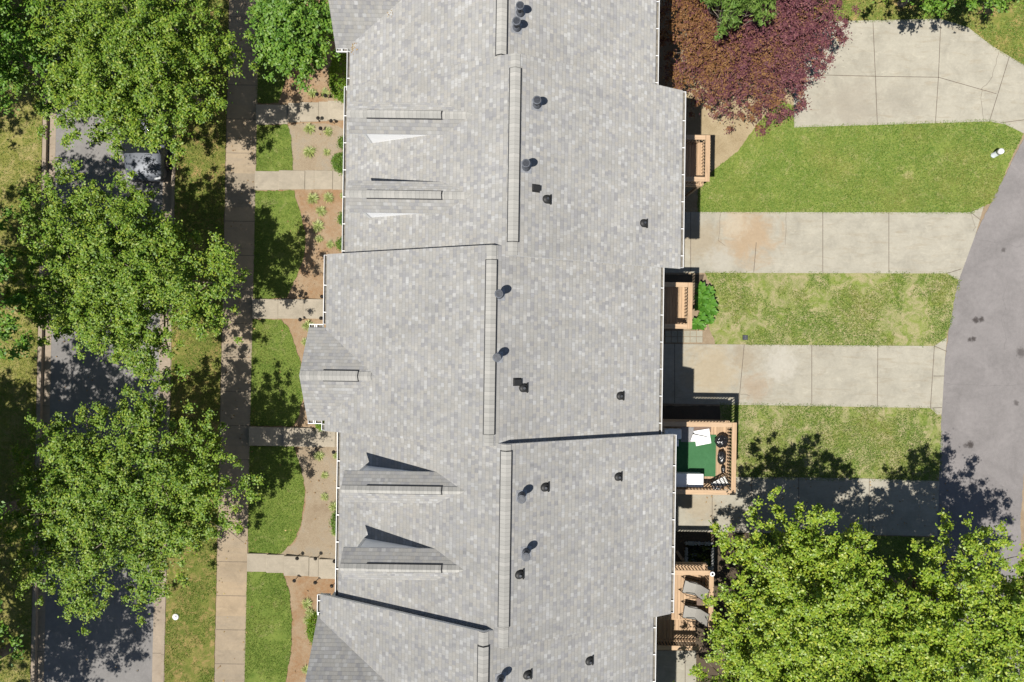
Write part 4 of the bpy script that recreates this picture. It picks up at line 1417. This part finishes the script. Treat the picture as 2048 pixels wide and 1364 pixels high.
dx1 = 9.17
deck('lowest cedar deck with grey lounge chairs beside the tree', 6.0, dx1 - .03, -12.75, -10.16, 2.5,
     [((dx1, -12.75), (dx1, -10.13), (1, 0)), ((6.0, -10.13), (dx1 - .215, -10.13), (0, 1))],
     [(dx1 - .5, -11.1), (dx1 - .12, -12.6), (7.3, -12.6)])
root = [o for o in bpy.data.objects if o.get('label', '').startswith('lowest cedar')][0]
mb = MB()
x = 5.4
while x < 8.9:
    mb.box(x, x + .13, -14.3, -12.80, 1.15, 1.19, 0, bev=.004); x += .14
mb.build('landing', M['deck'], root)
r = railing(root, (5.4, -14.3), (9.0, -14.3), 1.19, (0, -1))
mb = MB()
for k in range(22):
    t = 5.45 + k * .16
    for sg in (-1, 1):
        mb.box(-.012, .012, -.66, .66, -.006, .006, 0, M=Matrix.Translation((t, -14.34 - .008 * sg, .58)) @ Matrix.Rotation(R(90), 4, 'X') @ Matrix.Rotation(sg * R(40), 4, 'Z'))
mb.box(5.35, 9.05, -14.37, -14.31, 1.0, 1.1, 0)
mb.build('lattice', M['deck_x'], root)
mb = MB()
for k in range(6):
    z = 1.19 + (k + 1) * .19
    mb.box(7.0, 8.1, -12.82 - .28 * (5 - k) * .18, -12.78, z - .04, z, 0)
mb.build('stair', M['deck'], root)
mb = MB()
mb.lathe(dx1 - .1, -10.24, [(.06, 3.5), (.075, 3.53), (.075, 3.6)], 16, 1); mb.lathe(dx1 - .1, -10.24, [(.11, 3.6), (.115, 3.62), (.10, 3.64)], 18, 0); mb.lathe(dx1 - .1, -10.24, [(.055, 3.641), (.045, 3.66)], 14, 2)
mb.build('post_light', [M['white_plastic'], M['metal_grey'], M['glass_dark']], root)

# ------------------------------------------------------------------ things on the large deck
DZ = 2.5


def rect_px(a, b, c, d, z):
    x0, y1 = P(a, b, z); x1, y0 = P(c, d, z)
    return x0, x1, y0, y1


x0, x1, y0, y1 = rect_px(1340, 868, 1431, 953, DZ)
mb = MB(); mb.box(x0, x1, y0, y1, DZ + .003, DZ + .014, 0)
tag(mb.build('turf_carpet', M['turf']), 'green artificial turf carpet on the large deck', 'carpet')
x0, x1, y0, y1 = rect_px(1362, 854, 1387, 884, DZ)
mb = MB(); mb.box(x0, x1, y0, y1, DZ + .018, DZ + .03, 0, bev=.004)
tag(mb.build('door_mat', M['grey_mat']), 'grey mat at the top edge of the green carpet', 'mat')
x0, x1, y0, y1 = rect_px(1386, 853, 1421, 864, DZ)
mb = MB(); mb.box(x0 + .02, x1, y0, y1, DZ + .018, DZ + .03, 0, bev=.004)
tag(mb.build('door_mat', M['brown_mat']), 'brown mat partly under the white foam boards', 'mat')
# white storage box
x0, x1, y0, y1 = rect_px(1346, 947, 1407, 975, DZ + .55)
root = empty('storage_box', ((x0 + x1) / 2, (y0 + y1) / 2, DZ + .016), 'white storage box standing on the large deck by its lower railing', 'storage box')
mb = MB(); mb.box(x0 + .02, x1 - .02, y0 + .02, y1 - .02, DZ + .016, DZ + .49, 0, bev=.02); mb.build('body', M['white_plastic'], root)
xm = x0 + (x1 - x0) * .48
for a, b in ((x0, xm - .012), (xm + .012, x1)):
    mb = MB(); mb.box(a, b, y0, y1, DZ + .495, DZ + .55, 0, bev=.018); mb.build('lid', M['white_plastic'], root)
# foam boards
for i, (pts, z, t, lab) in enumerate([
        ([(1387, 862), (1418, 857), (1422, 886), (1392, 892)], DZ + .05, .03, 'larger white foam board lying on the deck carpet'),
        ([(1385, 868), (1414, 874), (1410, 884), (1380, 882)], DZ + .115, .03, 'smaller white foam board leaning across the larger one')]):
    q = [P(a, b, z) for a, b in pts]
    cx, cy = np.mean(q, 0)
    root = None
    mb = MB()
    vs, fs = [], []
    n = 8
    for zz in (0, t):
        for j in range(n + 1):
            for k in range(n + 1):
                s_, t_ = j / n, k / n
                a = Vector((*q[0], 0)).lerp(Vector((*q[1], 0)), s_); b = Vector((*q[3], 0)).lerp(Vector((*q[2], 0)), s_)
                p = a.lerp(b, t_)
                vs.append((p.x, p.y, z + zz + .02 * noise.noise((p.x * 3, p.y * 3, i)) + (.05 * (1 - s_) if i else 0)))
    m_ = (n + 1) ** 2
    for j in range(n):
        for k in range(n):
            a = j * (n + 1) + k
            fs.append((a, a + n + 1, a + n + 2, a + 1)); fs.append((m_ + a, m_ + a + 1, m_ + a + n + 2, m_ + a + n + 1))
    ring = [k for k in range(n + 1)] + [j * (n + 1) + n for j in range(1, n + 1)] + [n * (n + 1) + k for k in range(n - 1, -1, -1)] + [j * (n + 1) for j in range(n - 1, 0, -1)]
    for a, b in zip(ring, ring[1:] + ring[:1]):
        fs.append((a, b, b + m_, a + m_))
    mb.mesh(vs, fs, 0, False)
    tag(mb.build('foam_board', M['white_board']), lab, 'board')


def lumpy(name, cx, cy, cz, rad, mat, seed, label, cat, tail=None):
    bm = bmesh.new()
    bmesh.ops.create_icosphere(bm, subdivisions=5, radius=1)
    for v in bm.verts:
        p = v.co.copy()
        w = 1 + .22 * noise.noise(p * 1.7 + Vector((seed, 0, 0))) + .16 * abs(noise.noise(p * 4 + Vector((seed, 3, 0)))) + .07 * noise.ridged_multi_fractal(p * 5 + Vector((0, seed, 0)), 1.0, 2.0, 3, 1.0, 2.0)
        v.co = Vector((p.x * rad[0], p.y * rad[1], p.z * rad[2])) * w
        v.co.z = max(v.co.z, -rad[2] * .72)
    me = bpy.data.meshes.new(name); bm.to_mesh(me); bm.free()
    for p in me.polygons:
        p.use_smooth = True
    me.materials.append(mat)
    o = bpy.data.objects.new(name, me); col.objects.link(o); o.location = (cx, cy, cz)
    return tag(o, label, cat)


for i, (a, b, rx, ry, rz_, lab) in enumerate([
        (1444, 882, .27, .27, .24, 'plump round black rubbish bag on the large deck, the upper one'),
        (1444, 915, .17, .30, .18, 'long black rubbish bag below the round one along the deck railing'),
        (1448, 939, .09, .16, .10, 'small limp black bag at the end of the row of bags')]):
    x, y = P(a, b, DZ + .2)
    lumpy('rubbish_bag', x, y, DZ + rz_ * .73, (rx, ry, rz_), M['bag'], i * 3.3, lab, 'rubbish bag')
# folded lawn chair
x, y = P(1439, 967, DZ + .35)
root = empty('lawn_chair', (x, y, DZ), 'black framed lawn chair with white webbing leaning in the deck corner', 'chair')
T = Matrix.Translation((x, y, DZ + .3)) @ Matrix.Rotation(R(28), 4, 'Z')
mb = MB()
for sg in (-.21, .21):
    mb.tube([T @ Vector((-.38, sg, .12)), T @ Vector((.0, sg, .06)), T @ Vector((.36, sg, .10))], .016, 8)
    mb.tube([T @ Vector((-.28, sg * 1.12, -.29)), T @ Vector((.22, sg * 1.12, .07))], .014, 8)
    mb.tube([T @ Vector((.30, sg * 1.12, -.29)), T @ Vector((-.2, sg * 1.12, .08))], .014, 8)
for a in (-.38, 0, .36):
    mb.tube([T @ Vector((a, -.21, .12 if a < 0 else .06 if a == 0 else .10)), T @ Vector((a, .21, .12 if a < 0 else .06 if a == 0 else .10))], .016, 8)
mb.build('frame', M['black_plastic'], root)
mb = MB()
for k in range(6):
    yy = -.175 + k * .07
    mb.box(-.37, .35, yy - .024, yy + .024, .095, .10, 0, M=T)
mb.build('webbing', M['webbing'], root)
mb = MB()
for k in range(4):
    a = -.27 + k * .17
    mb.box(a - .022, a + .022, -.21, .21, .104, .109, 0, M=T)
mb.build('strap', M['black_plastic'], root)
# cushioned chair in the shade by the wall
x, y = P(1345, 868, DZ + .45)
root = empty('patio_chair', (x, y, DZ), 'pale cushioned patio chair in the shade by the house wall', 'chair')
mb = MB(); mb.box(x - .34, x + .42, y - .24, y + .24, DZ + .30, DZ + .44, 0, bev=.04); mb.build('seat', M['cushion'], root)
mb = MB(); mb.box(x - .45, x - .30, y - .26, y + .26, DZ + .30, DZ + .85, 0, bev=.04); mb.build('backrest', M['cushion'], root)
for a in (-.38, .36):
    for b in (-.2, .2):
        mb = MB(); mb.box(x + a - .02, x + a + .02, y + b - .02, y + b + .02, DZ + .031, DZ + .30, 0); mb.build('leg', M['white_plastic'], root)
x, y = P(1347, 885, DZ + .3)
mb = MB(); mb.box(x - .3, x + .22, y - .16, y + .13, DZ + .016, DZ + .3, 0, bev=.03); mb.box(x - .31, x + .23, y - .17, y + .14, DZ + .3, DZ + .33, 0, bev=.01)
tag(mb.build('footstool', M['white_plastic']), 'small white box stool beside the shaded patio chair', 'stool')

# ------------------------------------------------------------------ lounge chairs on the lowest deck


def lounge(label, cpx, cpy, rot, sc=1.0):
    x, y = P(cpx, cpy, DZ + .4)
    root = empty('lounge_chair', (x, y, DZ), label, 'chair', 'grey lounge chairs on the lowest deck')
    T = Matrix.Translation((x, y, DZ)) @ Matrix.Rotation(rot, 4, 'Z')
    def sl(name, prof_, w, mat):
        mb = MB()
        vs, fs = [], []
        for (a, z) in prof_:
            vs += [tuple(T @ Vector((a, -w, z))), tuple(T @ Vector((a, 0, z - .025))), tuple(T @ Vector((a, w, z)))]
        for i in range(len(prof_) - 1):
            fs += [(i * 3, i * 3 + 3, i * 3 + 4, i * 3 + 1), (i * 3 + 1, i * 3 + 4, i * 3 + 5, i * 3 + 2)]
        n = len(vs)
        vs2 = [(a, b, c - .008) for a, b, c in vs]
        mb.mesh(vs + vs2, fs + [tuple(j + n for j in reversed(f)) for f in fs], 0, True)
        return mb.build(name, mat, root)
    sl('seat', [(-.42, .40), (-.3, .43), (-.05, .40), (.12, .38)], .27, M['sling'])
    sl('backrest', [(.12, .38), (.22, .50), (.38, .80), (.50, 1.02)], .27, M['sling'])
    mb = MB()
    for sg in (-.29, .29):
        mb.tube([T @ Vector((-.43, sg, .39)), T @ Vector((.12, sg, .37)), T @ Vector((.52, sg, 1.04))], .016, 8)
        mb.tube([T @ Vector((-.50, sg * 1.05, .0)), T @ Vector((-.43, sg * 1.05, .2)), T @ Vector((-.30, sg * 1.06, .60)), T @ Vector((.0, sg * 1.06, .63)), T @ Vector((.22, sg * 1.05, .60)), T @ Vector((.42, sg * 1.03, .02))], .017, 8)
        mb.tube([T @ Vector((.46, sg * 1.05, .015)), T @ Vector((-.52, sg * 1.05, .015))], .015, 8)
    mb.tube([T @ Vector((-.43, -.29, .39)), T @ Vector((-.43, .29, .39))], .014, 8)
    mb.tube([T @ Vector((.52, -.29, 1.04)), T @ Vector((.52, .29, 1.04))], .016, 8)
    mb.build('frame', M['lamp_bronze'], root)
    return root


lounge('upper grey sling lounge chair fully in the sun on the lowest deck', 1386, 1177, -.22)
lounge('lower grey sling lounge chair dappled by leaf shade on the lowest deck', 1386, 1226, -.16)
x, y = P(1404, 1201, DZ + .4)
root = empty('side_table', (x, y, DZ), 'small dark side table between the two lounge chairs', 'table')
mb = MB(); mb.box(x - .24, x + .24, y - .22, y + .22, DZ + .40, DZ + .425, 0, bev=.008); mb.build('tabletop', M['brown_mat'], root)
for a in (-.2, .2):
    for b in (-.18, .18):
        mb = MB(); mb.tube([(x + a, y + b, DZ), (x + a * .9, y + b * .9, DZ + .4)], .012, 8); mb.build('leg', M['lamp_bronze'], root)

# ------------------------------------------------------------------ pond and board below the lowest deck
x0, x1, y0, y1 = rect_px(1372, 1086, 1424, 1136, 0)
root = empty('garden_pond', ((x0 + x1) / 2, (y0 + y1) / 2, 0), 'small dark garden pond edged with grey stones in deep shade', 'pond')
mb = MB(); mb.box(x0, x1, y0, y1, -.02, .035, 0); mb.build('water', M['water'], root)
mb = MB()
rd = random.Random(9)
per = [(x0 + i * .16, y1) for i in range(int((x1 - x0) / .16) + 1)] + [(x0, y0 + i * .16) for i in range(int((y1 - y0) / .16))] + [(x1, y0 + i * .16) for i in range(int((y1 - y0) / .16))] + [(x0 + i * .16, y0) for i in range(int((x1 - x0) / .16) + 1)]
for (a, b) in per:
    w = rd.uniform(.065, .1)
    mb.box(-w, w, -w * .9, w * .9, -.04, rd.uniform(.09, .15), 0, M=Matrix.Translation((a, b, 0)) @ Matrix.Rotation(rd.uniform(0, 3), 4, 'Z'), bev=.025)
mb.build('stone_edging', M['stone'], root)
x, y = P(1364, 1118)
mb = MB(); mb.box(-.07, .07, -.5, .5, .02, .06, 0, M=Matrix.Translation((x, y, 0)) @ Matrix.Rotation(R(35), 4, 'Z'), bev=.005)
tag(mb.build('plank', M['deck']), 'loose brown plank lying on the ground beside the pond', 'plank')

# ------------------------------------------------------------------ small things on the lawns
x, y = P(1986, 311)
root = empty('utility_pedestal', (x, y, 0), 'pale round utility pedestal standing in the lawn near the lane', 'pedestal')
mb = MB(); mb.lathe(0, 0, [(.14, 0), (.135, .04), (.125, .05), (.125, .42)], 18)
o = mb.build('post', M['pedestal']); o.parent = root
mb = MB(); mb.lathe(0, 0, [(.14, .38), (.142, .54), (.12, .59), (.05, .61)], 18)
o = mb.build('cap', M['white_plastic']); o.parent = root
root.rotation_euler = (R(-8), R(4), 0)
x, y = P(1490, 675)
root = empty('drain_grate', (x, y, .02), 'square black drain grate set in the patchy lawn', 'drain')
mb = MB()
mb.box(x - .13, x + .13, y - .12, y + .12, .0, .03, 0)
mb.build('frame', M['black_plastic'], root)
mb = MB()
for k in range(5):
    mb.box(x - .11, x + .11, y - .095 + k * .044, y - .075 + k * .044, .031, .045, 0)
mb.box(x - .008, x + .008, y - .11, y + .11, .032, .048, 0)
mb.build('grille', M['metal_grey'], root)
x, y = P(352, 1233)
mb = MB(); z0 = gz(x, y)
mb.lathe(x, y, [(.15, z0), (.155, z0 + .05), (.13, z0 + .07), (.05, z0 + .09), (.045, z0 + .12), (.02, z0 + .125)], 18)
tag(mb.build('cleanout_cap', M['white_plastic']), 'round white cap in the grass strip near the street kerb', 'cap')

# wooden border round the hosta bed
q = px([(1398, 661), (1412, 659), (1413, 650)])
mb = MB()
mb.tube([(a, b, .03) for a, b in q], .025, 6)
tag(mb.build('bed_edging', M['deck_x']), 'thin wooden edging at the corner of the leafy bed', 'edging')

# ------------------------------------------------------------------ car under the street tree
cx_, cy_ = -17.68, 9.75
CZ = .652
car = empty('parked_car', (cx_, cy_, CZ), 'silver car with dark side windows parked at the kerb under a street tree', 'car')
# sections from nose (y = -2.25) to tail: half width, belt z, roof half width, roof z
def T3(x, y, z):
    return (cx_ + x, cy_ + y, CZ + z)
sec = [(-2.32, .62, .60), (-2.25, .76, .74), (-2.05, .86, .86), (-1.55, .91, .96), (-1.0, .92, 1.02), (0, .93, 1.02), (1.2, .93, 1.03), (1.9, .90, 1.03), (2.2, .84, .98), (2.32, .74, .80)]
mb = MB()
vs, fs = [], []
for y, w, z in sec:
    b = .22 if abs(y) < 2.1 else .32
    ring = [(-w * .92, b), (-w, b + .18), (-w, z - .22), (-w * .95, z - .06), (-w * .8, z), (-w * .3, z + .025), (w * .3, z + .025), (w * .8, z), (w * .95, z - .06), (w, z - .22), (w, b + .18), (w * .92, b)]
    vs += [T3(a, y, c) for a, c in ring]
m_ = 12
for i in range(len(sec) - 1):
    for j in range(m_):
        a, b = i * m_ + j, i * m_ + (j + 1) % m_
        fs.append((a, a + m_, b + m_, b))
fs.append(tuple(range(m_))); fs.append(tuple(reversed(range((len(sec) - 1) * m_, len(sec) * m_))))
mb.mesh(vs, fs, 0, True)
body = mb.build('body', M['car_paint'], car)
body.modifiers.new('bevel', 'BEVEL').width = .02
# glasshouse and roof
gs = [(-1.12, .80, 1.02, 1.04), (-.42, .70, 1.50, 1.52), (.3, .70, 1.56, 1.6), (1.2, .69, 1.55, 1.58), (1.75, .66, 1.48, 1.5), (2.16, .74, 1.03, 1.05)]
mb = MB()
bl, tp = [], []
for y, w, z, _ in gs:
    bl.append((y, .86, 1.0)); tp.append((y, w, z))
vs = []
for (y, w, z), (y2, w2, z2) in zip(bl, tp):
    vs += [T3(-w, y, z), T3(-w2, y, z2), T3(w2, y, z2), T3(w, y, z)]
fs = []
for i in range(len(gs) - 1):
    for j in range(3):
        a = i * 4 + j
        fs.append((a, a + 1, a + 5, a + 4))
mb.mesh(vs, fs, 0, False)
mb.build('window', M['glass_dark'], car)
mb = MB()
vs, fs = [], []
rs = [(-.50, .70, 1.475), (-.3, .71, 1.535), (.3, .715, 1.60), (1.2, .70, 1.585), (1.72, .67, 1.515), (1.86, .62, 1.43)]
for y, w, z in rs:
    vs += [T3(-w, y, z - .05), T3(-w * .9, y, z + .005), T3(-w * .4, y, z + .03), T3(w * .4, y, z + .03), T3(w * .9, y, z + .005), T3(w, y, z - .05)]
for i in range(len(rs) - 1):
    for j in range(5):
        a = i * 6 + j
        fs.append((a, a + 1, a + 7, a + 6))
mb.mesh(vs, fs, 0, True)
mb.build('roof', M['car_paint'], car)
mb = MB()
for sg in (-1, 1):
    for ya, yb, wa, wb, za, zb in ((-1.14, -.45, .86, .70, 1.0, 1.5), (1.8, 2.2, .67, .86, 1.48, 1.0), (.35, .42, .71, .87, 1.55, 1.0)):
        mb.tube([T3(sg * (wa + .008), ya, za), T3(sg * (wb + .008), yb, zb)], .03, 6)
mb.build('pillar', M['car_paint'], car)
for sg in (-1, 1):
    mb = MB(); mb.tube([T3(sg * .62, -.2, 1.6), T3(sg * .62, .0, 1.66), T3(sg * .61, 1.4, 1.64), T3(sg * .6, 1.6, 1.57)], .018, 8); mb.build('roof_rail', M['chrome'], car)
    mb = MB(); mb.box(-.11, .11, -.07, .07, -.07, .07, 0, M=Matrix.Translation(T3(sg * 1.03, -.78, 1.06)), bev=.03); mb.build('mirror', M['car_paint'], car)
    mb = MB(); mb.box(-.16, .16, -.10, .10, -.05, .05, 0, M=Matrix.Translation(T3(sg * .62, -2.17, .72)) @ Matrix.Rotation(sg * R(14), 4, 'Z'), bev=.03); mb.build('headlight', M['clear_lens'], car)
    mb = MB(); mb.box(-.12, .12, -.05, .05, -.12, .12, 0, M=Matrix.Translation(T3(sg * .72, 2.24, .88)), bev=.03); mb.build('tail_light', M['red_lens'], car)
    for yw in (-1.42, 1.42):
        c = T3(sg * .83, yw, .34)
        mb = MB(); mb.tube([(c[0] - .11, c[1], c[2]), (c[0] - .10, c[1], c[2]), (c[0] + .10, c[1], c[2]), (c[0] + .11, c[1], c[2])], [.30, .34, .34, .30], 22)
        w = mb.build('wheel', M['rubber'], car)
        mb = MB(); mb.tube([(c[0] - .115, c[1], c[2]), (c[0] + .115, c[1], c[2])], [.20, .20], 18); mb.build('rim', M['chrome'], w)
mb = MB(); mb.box(-.5, .5, -.03, .03, -.08, .08, 0, M=Matrix.Translation(T3(0, -2.30, .52)), bev=.02); mb.build('grille', M['black_plastic'], car)
mb = MB(); mb.box(-.8, .8, -.06, .06, -.07, .07, 0, M=Matrix.Translation(T3(0, -2.27, .36)), bev=.03); mb.build('bumper', M['black_plastic'], car)

# ------------------------------------------------------------------ fallen leaves (nobody could count them)
M['dead_leaf'] = leaf_mat('fallen_leaves', (.16, .09, .04), (.27, .18, .08), (.36, .28, .13), .1, .8)
pts = []
for (cx, cy, nn, sp) in ((706, 94, 60, .10), (781, 27, 14, .08)):
    for _ in range(nn):
        a, b = cx + rng.normal(0, sp) * 50, cy + rng.normal(0, sp) * 50
        if a > 703:
            pts.append(east_roof('Z', a, b, .02))
for _ in range(520):
    k = rng.integers(0, 4)
    if k == 0:
        a, b = rng.uniform(432, 512), rng.uniform(0, 1364)
    elif k == 1:
        a, b = rng.uniform(95, 330), rng.uniform(0, 1364)
    elif k == 2:
        a, b = rng.uniform(560, 690), rng.uniform(100, 1364)
    else:
        a, b = rng.uniform(1400, 1900), rng.uniform(950, 1075)
    x, y = P(a, b)
    pts.append((x, y, gz(x, y) + .055))
pts = np.array(pts)
V = leaves(pts, np.full(len(pts), .03), 1, .085, .2, 2.2, 9)
o = bpy.data.objects.new('leaf_litter', mesh_tris('leaf_litter', V, 4, M['dead_leaf'])); col.objects.link(o)
tag(o, 'dry brown leaves scattered over the walks and roof corner', 'fallen leaves', kind='stuff')

# ------------------------------------------------------------------ light, sky, camera
SH = Vector((.355, .31, -1.0))
el = math.atan2(1.0, math.hypot(SH.x, SH.y)); az = math.atan2(-SH.x, -SH.y)
w = bpy.data.worlds.new('World'); scene.world = w; w.use_nodes = True
nt = w.node_tree
bg = nt.nodes['Background']
sky = nt.nodes.new('ShaderNodeTexSky'); sky.sky_type = 'NISHITA'; sky.sun_disc = False
sky.sun_elevation = el; sky.sun_rotation = az; sky.air_density = 1.0; sky.dust_density = .6; sky.ozone_density = 1.0
nt.links.new(sky.outputs[0], bg.inputs['Color']); bg.inputs['Strength'].default_value = .052
sl_ = bpy.data.lights.new('sun', 'SUN'); sl_.energy = 4.75; sl_.angle = R(.53); sl_.color = (1.0, .955, .88)
so = bpy.data.objects.new('sun', sl_); col.objects.link(so); so.rotation_euler = SH.to_track_quat('-Z', 'Y').to_euler(); so.location = (-30, -25, 60)
cam = bpy.data.cameras.new('camera'); cam.lens = 24; cam.sensor_width = 36; cam.clip_end = 1500
co = bpy.data.objects.new('camera', cam); col.objects.link(co); co.location = (0, 0, CAMZ); co.rotation_euler = (0, 0, TH)
scene.camera = co
scene.view_settings.view_transform = 'Standard'; scene.view_settings.look = 'None'; scene.view_settings.exposure = .86; scene.view_settings.gamma = 1
